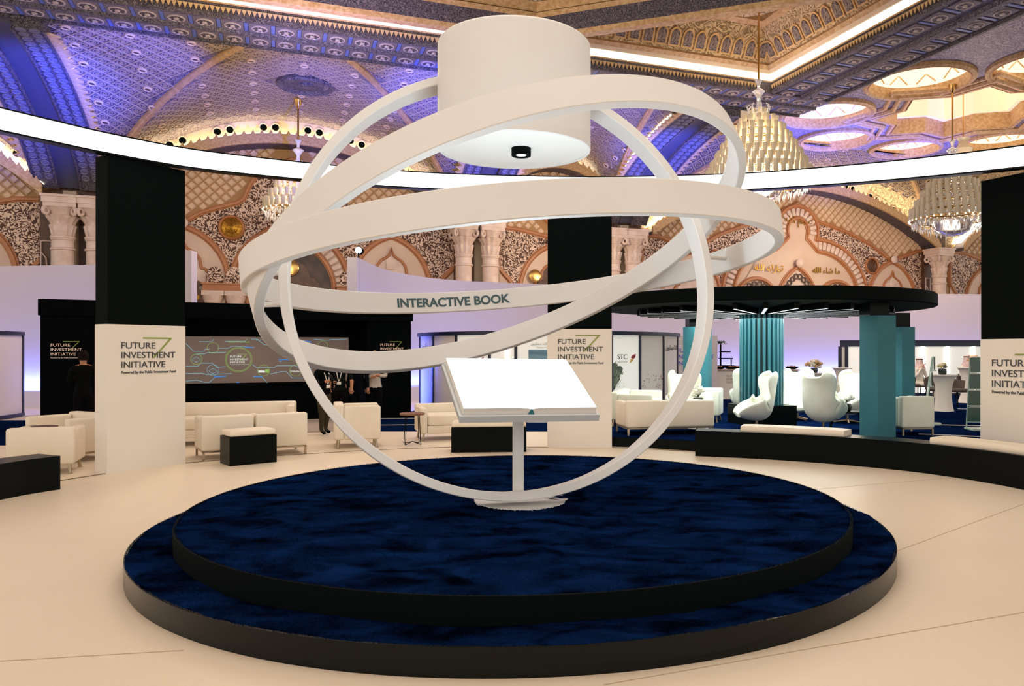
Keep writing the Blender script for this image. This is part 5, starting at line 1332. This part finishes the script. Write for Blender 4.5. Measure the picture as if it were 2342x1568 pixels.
bl.obj('circuit_pulses', M['sblue'], ew, smooth=0)
srings((546, 822), (28, 30.5), M['sgreen'])
srings((487, 795), (13,), M['sgreen']); srings((449, 821), (13,), M['sgreen']); srings((487, 846), (13.5,), M['cyan']); srings((603, 847), (13.5,), M['sgreen']); srings((676, 847), (13.5,), M['sgreen']); srings((738, 791), (12,), M['sgreen'])
for (cx_, cy_) in ((449, 822), (487, 848)):
    b = MB(); q = [spx(cx_+dx, cy_+dy) for dx, dy in ((-10, 0), (0, -6), (10, 0), (0, 6))]; b.tube([(x, .815, z) for x, z in q], .006, 4, True); b.obj('circuit_icon', M['cyan'], ew, smooth=0)
x, z = spx(526, 817); lw = (spx(566, 817)[0]-x)/5.87
logo(ew, (x, .812, z), 0, lw*1.05, M['swhite'], M['sgreen'])
for tx, px, py, wpx, m in (('TOUCH TO ACTIVATE', 522, 783.5, 49, 'sgreen'), ('Deloitte', 664, 850.5, 21, 'swhite'), ('STC', 731, 796, 9, 'swhite')):
    x, z = spx(px, py); text(tx, M[m], ew, (x, .812, z), 0, spx(px+wpx, py)[0]-x)
b = MB(); q = [spx(591+dx, 848+dy) for dx, dy in ((0, 3.4), (15, 3.4), (15, -.5), (0, -1.2))]; b.prism(q, .812, .816, axis='v'); b.obj('logo_strip', M['swhite'], ew, smooth=0)
b = MB(); q = [spx(607+dx, 848+dy) for dx, dy in ((0, 4), (8, 4), (8, -4), (0, -4))]; b.prism(q, .812, .816, axis='v'); b.obj('logo_square', M['sgreen'], ew, smooth=0)
x, z = spx(485, 760); text('ENERGY WALL', mat('dim_green_print', '0c1a12', .8, spec=0), ew, (x, .885, z), 0, spx(700, 760)[0]-x, .1)
def epx(px): t = (px-PX)/F; n = Vector((-sin(erz), cos(erz))); d = n.dot(EA)/(n.x*t+n.y); P_ = Vector((t*d, d))-EA; return P_.x*cos(erz)+P_.y*sin(erz), d
x, d = epx(116); lg_ = (epx(184)[0]-x)/5.87; logo(ew, (x, -.0, EYE+(PY-792)*d/F), 0, lg_*1.05, M['textpink'], M['green'])
x, d = epx(870); lg_ = (epx(921)[0]-x)/5.87; logo(ew, (x, -.0, EYE+(PY-791)*d/F), 0, lg_*1.05, M['textpink'], M['green'])
pf = MB(); n_ = Vector((-sin(erz), cos(erz))); fr_ = [G(640, 992.5), G(758, 987)]
pl_ = [EA-n_*.01, EB-n_*.01-ed.normalized()*1.0, Vector(G(760, 986.5)), Vector(G(560, 996)), EA-n_*1.6]
pf.prism([(p.x, p.y) for p in reversed(pl_)], 0, .03); b2 = pf.obj('screen_platform', mat('grey_planks', 'b9a9a0', .5), smooth=0); tag(b2, 'low pale plank platform in front of the touch screen portal', 'platform')

# ------------------------------------------------------------------ round glass booths
M['panel'] = mat('frosted_panel', 'e6dcd4', .4); M['panelb'] = mat('panel_backlit', 'f2efe8', .4, emit='f4f2ea', es=.25); M['rim'] = mat('navy_rim', '0b1230', .4)
def booth(label, C, R, h, angs, mats, post=.07, name='round_booth', bars=()):
    r = thing(name, label, 'booth', (C[0], C[1], .008))
    for i in range(len(angs)-1):
        a0_, a1_ = angs[i]+post/R/2, angs[i+1]-post/R/2
        b = MB(); n = 8; pr = [(R, .08), (R, h), (R-.03, h), (R-.03, .08)]; vs = []
        for k in range(n+1):
            t = a0_+(a1_-a0_)*k/n; vs += [(q*cos(t), q*sin(t), z) for q, z in pr]
        fs = [(k*4+j, (k+1)*4+j, (k+1)*4+(j+1) % 4, k*4+(j+1) % 4) for k in range(n) for j in range(4)]+[(0, 1, 2, 3), tuple(reversed(range(n*4, n*4+4)))]
        b.add(vs, fs); b.obj('panel', M[mats[i % len(mats)]], r, smooth=60)
    for i, t in enumerate(angs):
        b = MB(); b.box(((R-.01)*cos(t), (R-.01)*sin(t), h/2+.04), (post, post, h-.08), t)
        o = b.obj('post', M['ledbar'] if i in bars else M['rim'], r, smooth=0)
    for z0_, z1_, nm_ in ((h, h+(.09 if R < 9 else .22), 'top_rim'), (0, .08, 'base_rim')):
        b = MB(); vs = []; n = 80; a0_, a1_ = angs[0], angs[-1]
        for k in range(n+1):
            t = a0_+(a1_-a0_)*k/n; vs += [(q*cos(t), q*sin(t), z) for q, z in ((R+.05, z0_), (R+.05, z1_), (R-.1, z1_), (R-.1, z0_))]
        b.add(vs, [(k*4+j, (k+1)*4+j, (k+1)*4+(j+1) % 4, k*4+(j+1) % 4) for k in range(n) for j in range(4)]+[(0, 1, 2, 3), tuple(reversed(range(n*4, n*4+4)))]); b.obj(nm_, M['rim'], r, smooth=30)
    return r
BC, BRr = (-.52, 21.2), 3.5
def bang(px):       # photo column to angle on the front of the middle booth
    t = (px-PX)/F; a = 1+t*t; bq = -2*(BC[0]*t+BC[1]); cq = BC[0]**2+BC[1]**2-BRr**2; D = bq*bq-4*a*cq
    d = (-bq-sqrt(max(D, 0)))/(2*a); return atan2(d-BC[1], t*d-BC[0])
angs = [-pi-.1, bang(961), bang(991), bang(1044), bang(1120), bang(1160), bang(1180), bang(1330), bang(1398), bang(1463), bang(1517), bang(1549), .1]
booth('round white panelled booth in the middle with printed panels', BC, BRr, 1.94, angs, ['panel', 'panel', 'panel', 'panelb', 'panelb', 'panelb', 'panelb', 'panelb', 'panelb', 'panel', 'panel', 'panel'], bars=(5,))
bo = bpy.data.objects['round_booth']
def onbooth(px, py, off=.012):
    a = bang(px); x = BC[0]+(BRr+off)*cos(a); y = BC[1]+(BRr+off)*sin(a); z = EYE+(PY-py)*y/F; return a, (x-BC[0], y-BC[1], z-.008)
def btext(tx, px, py, wpx, m, hpx=None):
    a, p = onbooth(px+wpx/2, py, .03); a0_, q0 = onbooth(px, py); a1_, q1 = onbooth(px+wpx, py); wd = (Vector(q1)-Vector(q0)).length
    rz = a+pi/2; text(tx, M[m], bo, (p[0]-wd/2*cos(rz), p[1]-wd/2*sin(rz), p[2]), rz, wd)
M['inkgreen'] = mat('grey_green_ink', '6d7a66', .7, noise=(6, 'aeb3a2', 5)); M['red'] = mat('dark_red_print', '8e2030', .6); M['yellow'] = mat('amber_print', 'd9a23c', .6); M['purple'] = mat('purple_print', '5a2a6a', .6)
btext('STC', 1411, 821, 22, 'text'); btext(arabic('\u0627\u0644\u0627\u062a\u0635\u0627\u0644\u0627\u062a \u0627\u0644\u0633\u0639\u0648\u062f\u064a\u0629'), 1411, 828, 22, 'faded' if 'faded' in M else 'inkgreen')
btext(arabic('\u0643\u0644\u0646\u0627 \u0645\u0628\u062a\u0643\u0631\u0648\u0646'), 1214, 788, 38, 'inkgreen'); btext("We're all innovators", 1227, 795, 30, 'inkgreen'); btext(arabic('\u0643\u0644\u0646\u0627 \u0645\u0628\u062a\u0643\u0631\u0648\u0646'), 1522, 799, 24, 'text'); btext(arabic('\u0645\u0628\u062a\u0643\u0631\u0648\u0646'), 965, 798, 22, 'inkgreen')
def bshape(name, pts, m, off=.012):
    b = MB(); q = [onbooth(*p, off)[1] for p in pts]; n = len(q); q2 = [Vector(p)+Vector((p[0], p[1], 0)).normalized()*.004 for p in q]
    b.add([Vector(p) for p in q]+q2, [tuple(range(n)), tuple(reversed(range(n, 2*n)))]+[(i, (i+1) % n, n+(i+1) % n, n+i) for i in range(n)]); b.obj(name, M[m], bo, smooth=0)
bshape('logo_wing', [(1442, 817), (1447, 811), (1453, 809), (1452, 817), (1447, 821)], 'red'); bshape('logo_wing', [(1442, 821), (1447, 821), (1450, 818), (1446, 825), (1439, 830)], 'yellow')
bshape('logo_wing', [(1098, 822), (1104, 817), (1107, 815), (1106, 822), (1100, 825)], 'red')
M['photo'] = mat('sea_photo', '3f6c8c', .5, noise=((.8, .8, 6), '8fb4c8', 4))
bshape('printed_photo', [(1209, 830), (1252, 830), (1252, 799), (1209, 799)], 'photo')
rr = random.Random(4)
M['ink'] = mat('dark_ink', '6f7a68', .7, noise=(9, '3f4a40', 5)); M['speck'] = mat('rose_speck', 'b5807a', .7)
bshape('ink_plume', [(1400.5, 832), (1405, 828), (1410, 831), (1413, 837), (1419, 836), (1424, 842), (1422, 850), (1417, 858), (1417, 868), (1410, 878), (1405, 890), (1400.5, 894)], 'ink', .011)
for k in range(46):
    px = 1402+abs(rr.gauss(0, 9)); py = 868+rr.gauss(0, 14); a = rr.uniform(-1.2, 1.2)
    if 1402 < px < 1434 and 832 < py < 890: bshape('ink_feather', [(px, py), (px+9*cos(a), py-7*abs(sin(a))-3), (px+3, py-1)], 'inkgreen', .012+.0002*k)
for k in range(26):
    px = 1468+rr.random()*46; py = 888-abs(rr.gauss(0, 14))
    if py > 836: bshape('red_speck', [(px, py), (px+1.4, py-.5), (px+1.8, py-3), (px+.5, py-2.2)], 'speck')
# left booth and the partition at the far right
booth('round glass booth cut off by the left edge', (-16.5, 17.75), 3.45, 1.94, [-2.0, -1.45, -.95, -.62, -.42, .3], ['panelg', 'panelg', 'panelg', 'panelg', 'panelg'] if 'panelg' in M else ['panel'])
RC_, RR_ = (13.4, 38.6), 11.2
def rang(px):
    t = (px-PX)/F; a = 1+t*t; bq = -2*(RC_[0]*t+RC_[1]); cq = RC_[0]**2+RC_[1]**2-RR_**2; d = (-bq-sqrt(max(bq*bq-4*a*cq, 0)))/(2*a); return atan2(d-RC_[1], t*d-RC_[0])
booth('curved white backlit partition with bright upright lamps at far right', RC_, RR_, 1.72, [rang(1921), rang(1936), rang(1990), rang(2050), rang(2110), rang(2166), rang(2225), rang(2300)], ['panel', 'panelb', 'panelb', 'panelb', 'panelb', 'panelb', 'panelb'], post=.12, bars=(2, 4, 5, 6))
# wall logo between booth and teal pillar
bx = atd(1547, 803, 24.5); lo = thing('wall_sign', 'pale sign panel with blue printed logo beside the middle booth', 'sign', (bx[0], bx[1], .45))
b = MB(); b.box((.55, .04, .75), (1.5, .06, 1.7)); b.obj('panel', M['cyc'], lo, smooth=0)
logo(lo, (.02, 0, bx[2]-.45-.03), 0, .2, mat('blue_print', '4d5bc4', .6), mat('blue_print_dark', '39409a', .6), False)
# blue spotlight on the wall end
p = atd(820, 572, 20.2); s = thing('spot_lamp', 'blue-white spotlight shining on top of the curved wall', 'lamp', (p[0], p[1], 4.0))
b = MB(); b.tube([(0, 0, 0), (0, 0, p[2]-4.0)], .02, 8); b.obj('bracket', M['blackm'], s)
b = MB(); b.lathe([(.085, 0), (.1, .02), (.09, .2), (.05, .24), (.001, .25)], 20); hs = b.obj('housing', M['blackm'], s, (0, 0, p[2]-4.0), (-pi/2, 0, 0))
b = MB(); b.lathe([(.084, -.004), (.05, -.025), (.001, -.03)], 20); b.obj('lens', mat('blue_lens', (1, 1, 1), .5, emit=(.62, .72, 1), es=22), hs)
# round wooden side table
x, d = G(943, 1015); d = 13.15; x = (943-PX)/F*d
t = thing('side_table', 'round wooden side table on black wire legs', 'table', (x, d, 0))
b = MB(); b.lathe([(.2, .5), (.212, .508), (.212, .53), (.2, .537), (.001, .537)], 40); b.obj('table_top', mat('walnut', '6e452c', .4, noise=((2, 30, 2), '8a5a3a', 4)), t)
for k in range(4):
    a = pi/4+pi/2*k+.3; b = MB(); b.tube([(.15*cos(a), .15*sin(a), .5), (.175*cos(a), .175*sin(a), .06), (.185*cos(a), .185*sin(a), .02)], .007, 6); b.obj('leg', M['blackm'], t)
    b = MB(); b.tube([(.185*cos(a), .185*sin(a), .012), (.0, .0, .05)], .007, 6); b.obj('stretcher', M['blackm'], t)
b = MB(); t = thing('side_table', 'wooden side table top peeping over the left edge armchair', 'table', (-7.42, 10.9, 0)); b.lathe([(.2, .5), (.212, .508), (.212, .53), (.001, .537)], 30); b.obj('table_top', M['brown'], t); b = MB()
for k in range(4): a = pi/2*k; b.tube([(.15*cos(a), .15*sin(a), .5), (.18*cos(a), .18*sin(a), 0)], .007, 6)
b.obj('frame', M['blackm'], t)

# ------------------------------------------------------------------ chandeliers
def chandelier(label, loc, ztop, zrod, Rm, tiers, name='chandelier', h=.36, per=None, crystals=True, lit=True):
    """loc=(x,y,z) bottom of the tube tiers; rod up to zrod"""
    r = thing(name, label, 'chandelier', loc)
    tb_ = MB(); tb_.lathe([(.05, 0), (.074, .02), (.078, h*.96), (.078, h*1.08), (.064, h*1.06), (.06, .03)], 8); tbm = tb_.mesh('glass_tube', M['glass'], 60)
    bb = MB(); bb.lathe([(.001, -.04), (.024, -.02), (.03, 0), (.02, .02), (.001, .03)], 8); bbm = bb.mesh('bulb', M['bulb'], 60)
    H = ztop-loc[2]; ringsb = MB(); cr = MB(); nb = 0
    for i in range(tiers):
        q = i/(tiers-1); rad = Rm*(1-q)**.75*(.98)+.12*q*Rm+.03; z = H*q**1.0*.93
        n = max(6, int(2*pi*rad/.235)); ringsb.lathe([(rad-.04, z-.05), (rad+.02, z-.05), (rad+.02, z-.02), (rad-.04, z-.02)], 40)
        for k in range(n):
            t = 2*pi*(k+.5*(i % 2))/n; x, y = rad*cos(t), rad*sin(t)
            put('glass_tube', tbm, r, (x, y, z))
            put('bulb', bbm, r, (x*1.045, y*1.045, z-.04))
            if crystals:
                for e in range(3):
                    u = t+(e-1)*.9/n*2; q2 = rad*.94; zz = z-.16-.05*e
                    cr.add([(q2*cos(u)+dx*.026, q2*sin(u)+dy*.026, zz) for dx, dy in ((1, 0), (0, 1), (-1, 0), (0, -1))]+[(q2*cos(u), q2*sin(u), zz+.06), (q2*cos(u), q2*sin(u), zz-.1)], [(0, 1, 4), (1, 2, 4), (2, 3, 4), (3, 0, 4), (1, 0, 5), (2, 1, 5), (3, 2, 5), (0, 3, 5)])
    for i in range(5):
        rad = Rm*(.98-.2*i); z = -.12-.1*i
        for k in range(int(rad*26)):
            t = 2*pi*k/int(rad*26); x, y = rad*cos(t), rad*sin(t); L = .16+.06*((k*7) % 3)
            cr.add([(x+dx*.025, y+dy*.025, z-L*.3) for dx, dy in ((1, 0), (0, 1), (-1, 0), (0, -1))]+[(x, y, z), (x, y, z-L)], [(0, 1, 4), (1, 2, 4), (2, 3, 4), (3, 0, 4), (1, 0, 5), (2, 1, 5), (3, 2, 5), (0, 3, 5)])
    cr.m = [0]*len(cr.f); o = cr.obj('crystal_drops', M['crystal'], r, smooth=0); tag(o, kind='stuff')
    ringsb.obj('tier_rings', M['gold'], r)
    b = MB(); b.lathe([(.5*Rm, -.1), (.5*Rm, -.16), (.42*Rm, -.42), (.25*Rm, -.58), (.001, -.62)], 24); b.obj('glass_bowl', mat('grey_glass', '8f8b98', .1, trans=.4) if 'bowl' not in M else M['bowl'], r)
    b = MB(); zz = H
    b.lathe([(.16, zz-.15), (.1, zz), (.2, zz+.12), (.07, zz+.25), (.06, zz+.6), (.15, zz+.75), (.2, zz+.8), (.05, zz+.9), (.05, zz+1.0), (.12, zz+1.15), (.001, zz+1.18)], 16); b.obj('finial', M['crystal'], r)
    b = MB()
    for k in range(8):
        t = 2*pi*k/8; b.tube([(.1*cos(t), .1*sin(t), zz+.2), (.3*cos(t), .3*sin(t), zz+.1), (.36*cos(t), .36*sin(t), zz+.32), (.28*cos(t), .28*sin(t), zz+.38)], .022, 6)
    b.obj('scroll_arms', M['crystal'], r)
    b = MB(); b.lathe([(.035, zz+1.15), (.035, zrod-loc[2]-.3), (.06, zrod-loc[2]-.28), (.14, zrod-loc[2]), (.001, zrod-loc[2])], 12); b.obj('rod', M['goldp'], r)
    return r
M['bowl'] = mat('grey_glass', '8f8b98', .1, trans=.4)
d = 24.3; x = (1735-PX)/F*d
chandelier('large tiered glass-tube chandelier hanging right of the ring sculpture', (x, d, EYE+(PY-418)*d/F), EYE+(PY-268)*d/F, ZB+1.95, 1.58, 8)
d = 27.5; x = (2178-PX)/F*d
chandelier('glass-tube chandelier below the halo beside the right logo pillar', (x, d, EYE+(PY-500)*d/F), EYE+(PY-395)*d/F, ZF+.0, 1.35, 6)
d = 27.6; x = (682-PX)/F*d
chandelier('glass-tube chandelier behind the left side of the ring sculpture', (x, d, EYE+(PY-480)*d/F), EYE+(PY-395)*d/F, zvault(.53, 6.97, .9, 27.8)-.15, 1.12, 5, h=.3)
d = 31; x = (2203-PX)/F*d
b = thing('small_chandelier', 'small distant chandelier on a gold rod before the star light', 'chandelier', (x, d, EYE+(PY-352)*d/F))
q = MB(); q.lathe([(.02, .5), (.02, 2.4)], 8); q.obj('rod', M['goldp'], b); q = MB(); q.lathe([(.001, 0), (.3, .05), (.34, .2), (.2, .32), (.16, .5), (.26, .62), (.001, .66)], 16); q.obj('glass_body', M['glass'], b)

# ------------------------------------------------------------------ people
def skinmesh(joints, edges, root):
    me = bpy.data.meshes.new('body'); me.from_pydata([j[0] for j in joints], edges, []); o = bpy.data.objects.new('tmp', me); COL.objects.link(o)
    md = o.modifiers.new('skin', 'SKIN'); md.use_smooth_shade = True
    for i, j in enumerate(joints):
        s = me.skin_vertices[0].data[i]; rr = j[1]; s.radius = rr if isinstance(rr, tuple) else (rr, rr); s.use_root = (i == root)
    sb_ = o.modifiers.new('sub', 'SUBSURF'); sb_.levels = 2; sb_.render_levels = 2
    dg = bpy.context.evaluated_depsgraph_get(); dg.update(); m = bpy.data.meshes.new_from_object(o.evaluated_get(dg)); bpy.data.objects.remove(o); return m
def person(label, loc, rz, H, top, legs, pose, hair='hair', robe=False, scarf=None, shirt_open=None, lanyard=False, sleeves='long', phone=False, shoes='blackm'):
    """faces local -y"""
    J = []; E_ = []
    def add(p, r, par=None):
        J.append((p, r)); i = len(J)-1
        if par is not None: E_.append((par, i))
        return i
    seated = pose.get('seated'); zp = .5 if seated else .93
    pel = add((0, 0, zp), (.155, .115)); wa = add((0, -.005, zp+.16), (.14, .10), pel); ch = add((0, -.01, zp+.36), (.165, .115), wa); sh = add((0, .005, zp+.49), (.13, .09), ch)
    nk = add((0, -.005, zp+.56), (.056, .058), sh); hb = add((0, -.02, zp+.63), (.068, .075), nk); hm = add((0, -.02, zp+.71), (.078, .095), hb); ht_ = add((0, -.01, zp+.79), (.06, .07), hm)
    info = {}
    for s, k in ((-1, 'r'), (1, 'l')):
        a = add((s*.19, .005, zp+.475), .07, sh); el_, ha = pose.get(k, ((s*.25, .03, zp+.2), (s*.24, -.04, zp-.05)))
        e = add(el_, .05, a); wv = Vector(ha)-Vector(el_); w1 = add(tuple(Vector(el_)+wv*.88), .034, e); palm = add(ha, (.042, .026), w1)
        d = wv.normalized(); side = Vector((d.y, -d.x, 0)); side = side.normalized() if side.length > .1 else Vector((0, 1, 0))
        curl = Vector((0, -.01, -.012))
        for f in range(4):
            b0 = Vector(ha)+d*.045+side*(f-1.5)*.02; L = (.028, .034, .032, .024)[f]
            p1 = add(tuple(b0), .010, palm); p2 = add(tuple(b0+d*L+curl), .009, p1); add(tuple(b0+d*L*1.7+curl*2.6), .008, p2)
        t1 = add(tuple(Vector(ha)-side*.04+d*.01), .011, palm); add(tuple(Vector(ha)-side*.055+d*.045), .009, t1)
        info[k] = ha
        hx = s*.095
        if seated:
            h_ = add((hx, -.03, zp-.0), .1, pel); kn = add((hx*1.5, -.42, zp+.02), .07, h_); an = add((hx*1.4, -.42, .09), .045, kn); fo_ = add((hx*1.5, -.56, .04), .04, an)
        else:
            st = pose.get('step', 0)*s
            h_ = add((hx, 0, zp-.06), .105, pel); kn = add((hx*1.05, -.02+st*.5, .49), .07, h_); an = add((hx*1.05, .02+st, .09), .045, kn); fo_ = add((hx*1.15, -.13+st, .035), .038, an)
    m = skinmesh(J, E_, 0)
    mats_ = [top, legs, M['skin'], M[shoes]]
    for q in mats_: m.materials.append(q)
    hz = zp+.545; hands = [Vector(info['r']), Vector(info['l'])]
    el2 = [Vector(pose.get('r', ((-.25, .03, zp+.2), 0))[0]), Vector(pose.get('l', ((.25, .03, zp+.2), 0))[0])]
    for p in m.polygons:
        c = p.center; k = 0
        if c.z > hz: k = 2
        elif any((c-h).length < .085 for h in hands): k = 2
        elif sleeves == 'short' and any((c-(h+e)/2).length < .14 for h, e in zip(hands, el2)): k = 2
        elif c.z < .07 and not robe: k = 3
        elif not robe and (c.z < zp-.02 or (seated and c.y < -.1 and c.z < zp+.13)) and abs(c.x) < .2+(.1 if seated else 0): k = 1
        elif robe and c.z < .07: k = 3
        p.material_index = k; p.use_smooth = True
    sc = H/1.78 if not seated else H
    r = thing('person', label, 'person', loc, rz); r.scale = (sc, sc, sc)
    put('body', m, r)
    hd = Vector((0, -.02, zp+.72))
    if scarf:
        b = MB(); b.lathe([(.2, -.26), (.17, -.18), (.12, -.08), (.108, 0), (.105, .07), (.075, .115), (.001, .13)], 20, (hd.x, hd.y+.02, hd.z)); o = b.obj('headscarf', scarf, r)
        b = MB(); b.tube([(hd.x+.1*cos(u), hd.y+.02+.1*sin(u), hd.z+.07) for u in [2*pi*i/16 for i in range(16)]], .016, 6, True); b.obj('head_cord', M['blackm'], r)
    elif hair:
        b = MB(); n = 16; vs = []; rings_ = [(0, .135), (.055, .12), (.085, .08), (.1, .03), (.1, -.03), (.094, -.07)]
        for rr_, z in rings_:
            for k in range(n):
                t = 2*pi*k/n; fr = max(0, -sin(t)); zz = z if z > .05 else z+(.05-z)*min(1, fr*1.6); vs.append((hd.x+rr_*.92*cos(t), hd.y+.012+rr_*1.08*sin(t)*(.93 if sin(t) < 0 else 1), hd.z+zz-.005))
        b.add(vs, [(i*n+k, i*n+(k+1) % n, (i+1)*n+(k+1) % n, (i+1)*n+k) for i in range(len(rings_)-1) for k in range(n)]); b.obj('hair', M[hair] if isinstance(hair, str) else hair, r, smooth=80)
    b = MB(); b.add([(hd.x, hd.y-.115, hd.z-.025), (hd.x-.016, hd.y-.088, hd.z-.03), (hd.x+.016, hd.y-.088, hd.z-.03), (hd.x, hd.y-.09, hd.z+.02), (hd.x, hd.y-.088, hd.z-.04)], [(0, 1, 3), (0, 3, 2), (0, 4, 1), (0, 2, 4)]); b.obj('nose', M['skin'], r)
    b = MB()
    for s in (-1, 1): b.lathe([(.001, -.012), (.013, 0), (.001, .012)], 8, (hd.x+s*.032, hd.y-.083, hd.z+.012))
    b.obj('eyes', mat('eyes', '17110e', .3) if 'eye' not in M else M['eye'], r)
    b = MB(); b.rbox((hd.x, hd.y-.086, hd.z-.062), (.045, .016, .01), .004, 1); b.obj('mouth', M['lips'], r)
    for s in (-1, 1): b = MB(); b.rbox((hd.x+s*.083, hd.y+.01, hd.z-.01), (.014, .034, .055), .006, 1); b.obj('ear', M['skin'], r)
    if lanyard:
        b = MB(); zz = zp
        b.tube([(-.075, .0, zz+.56), (-.06, -.115, zz+.42), (-.02, -.14, zz+.24), (0, -.142, zz+.2)], .009, 6); b.tube([(.075, .0, zz+.56), (.06, -.115, zz+.42), (.02, -.14, zz+.24), (0, -.142, zz+.2)], .009, 6); b.obj('lanyard', M['white'], r)
        b = MB(); b.rbox((0, -.148, zz+.15), (.1, .008, .07), .003, 1); b.obj('badge', M['white'], r)
    if phone:
        h = Vector(info['r'])*1; o = thing('phone', phone, 'phone', (0, 0, 0)); b = MB(); b.rbox((0, 0, 0), (.075, .012, .145), .005, 2); b.obj('case', M['black'], o); b = MB(); b.box((0, .0065, 0), (.066, .002, .13)); b.obj('screen', mat('phone_screen', 'cfe6ee', .4, emit='cfe6ee', es=.9), o, smooth=0)
        mw = Matrix.Translation(loc) @ Matrix.Rotation(rz, 4, 'Z') @ Matrix.Scale(sc, 4); o.location = mw @ (h+Vector((.02, -.06, .06))); o.rotation_euler = (-.5, 0, rz)
    return r
M['eye'] = mat('eyes', '17110e', .3); M['lips'] = mat('lips', '8f4f42', .5)
M['blond'] = mat('fair_hair', 'b08a5e', .6)
jk = mat('black_jacket', (.003, .0035, .004), .9, spec=.05); kh = mat('khaki_trousers', '3c3628', .9, spec=.1); sh_ = mat('dark_shirt', (.005, .007, .007), .9, spec=.05); su = mat('navy_suit', (.003, .004, .008), .9, spec=.05); gr = mat('pale_shirt', 'c9bdb2', .7, noise=(9, 'bdb0a5', 3)); bk = mat('black_trousers', (.003, .003, .0035), .9, spec=.05); thb = mat('white_robe', 'e6dccb', .7); srf = mat('red_check_scarf', 'c98a80', .7, noise=(60, 'efe2d8', 1))
px_ = lambda px, d: (px-PX)/F*d
person('person in black jacket and khaki trousers holding a phone by the screen', (px_(741, 14.75), 14.75, .0), .95, 1.5, jk, kh, {'r': ((-.24, -.02, 1.13), (-.1, -.30, 1.22)), 'l': ((.26, -.04, 1.13), (.06, -.30, 1.18)), 'step': .06}, lanyard=True, phone='phone held up by the person in khaki trousers')
person('person in dark short-sleeved shirt with white lanyard and badge', (px_(778, 15.6), 15.6, .03), .08, 1.5, sh_, bk, {'l': ((.27, .02, 1.14), (.27, -.03, .9)), 'r': ((-.25, .03, 1.14), (-.24, -.04, .9))}, lanyard=True, sleeves='short')
person('person in dark navy suit seen from behind among the group', (px_(820, 15.9), 15.9, .03), pi-.25, 1.5, su, su, {})
person('fair-haired person in pale shirt with folded arms at the right of the group', (px_(857, 16.1), 16.1, .03), .3, 1.56, gr, bk, {'r': ((-.26, -.06, 1.16), (-.02, -.21, 1.16)), 'l': ((.26, -.05, 1.17), (.03, -.2, 1.2))}, hair='blond')
person('person in black seen from behind looking at a phone at the left portal', (px_(191, 13.9), 13.9, .0), pi+.75, 1.60, jk, bk, {'r': ((-.24, -.06, 1.13), (-.12, -.36, 1.32)), 'l': ((.24, -.05, 1.12), (-.02, -.34, 1.3))}, phone='glowing phone in the hand of the person at left')
person('seated person in white robe and headscarf left of the tall table', (px_(2103, 25), 25, .008), .5, 1.0, thb, thb, {'seated': 1, 'r': ((-.27, -.05, .72), (-.07, -.2, 1.1)), 'l': ((.27, -.05, .72), (.12, -.3, .62))}, hair=None, scarf=srf, robe=True)
person('seated person in white robe and headscarf behind the flowers at far right', (px_(2212, 25.5), 25.5, .008), .2, 1.06, thb, thb, {'seated': 1, 'r': ((-.27, -.05, .72), (-.15, -.35, .62)), 'l': ((.27, -.05, .72), (.12, -.3, .62))}, hair=None, scarf=srf, robe=True)
def stool(label, loc, rz, m):
    r = thing('tub_chair', label, 'chair', loc, rz, 'brown tub chairs at the far right tables')
    b = MB(); b.lathe([(.001, .4), (.25, .4), (.29, .46), (.27, .5), (.001, .5)], 20); b.obj('seat', m, r)
    b = MB(); vs = []; n = 16
    for i in range(n+1):
        t = pi*.05+pi*.9*i/n
        for q, z in ((.29, .48), (.33, .82-.1*abs(cos(t))), (.30, .82-.1*abs(cos(t))), (.26, .5)): vs.append((q*cos(t), q*sin(t), z))
    b.add(vs, [(i*4+k, (i+1)*4+k, (i+1)*4+(k+1) % 4, i*4+(k+1) % 4) for i in range(n) for k in range(4)]+[(0, 1, 2, 3), tuple(reversed(range(4*n, 4*n+4)))]); b.obj('backrest', m, r)
    for sx in (-1, 1):
        for sy in (-1, 1): b = MB(); b.tube([(sx*.18, sy*.18, .41), (sx*.24, sy*.24, 0)], .014, 8); b.obj('leg', M['blackm'], r)
    return r
tc_ = mat('brown_upholstery', '5d5048', .7)
stool('brown tub chair right of the large tall table', (px_(2190, 22), 22, .008), .3, tc_); stool('brown tub chair just behind the large tall table', (px_(2140, 22.6), 22.6, .008), .1, tc_)
stool('tub chair carrying the left seated person in white robe', (px_(2103, 25), 25.02, .008), .5, tc_); stool('tub chair carrying the right seated person in white robe', (px_(2212, 25.5), 25.52, .008), .2, tc_)
lamp('far_right_glow', 'AREA', (10.5, 24, 3.6), (.95, .97, 1), 60, 5, target=(10.5, 24.5, 0))
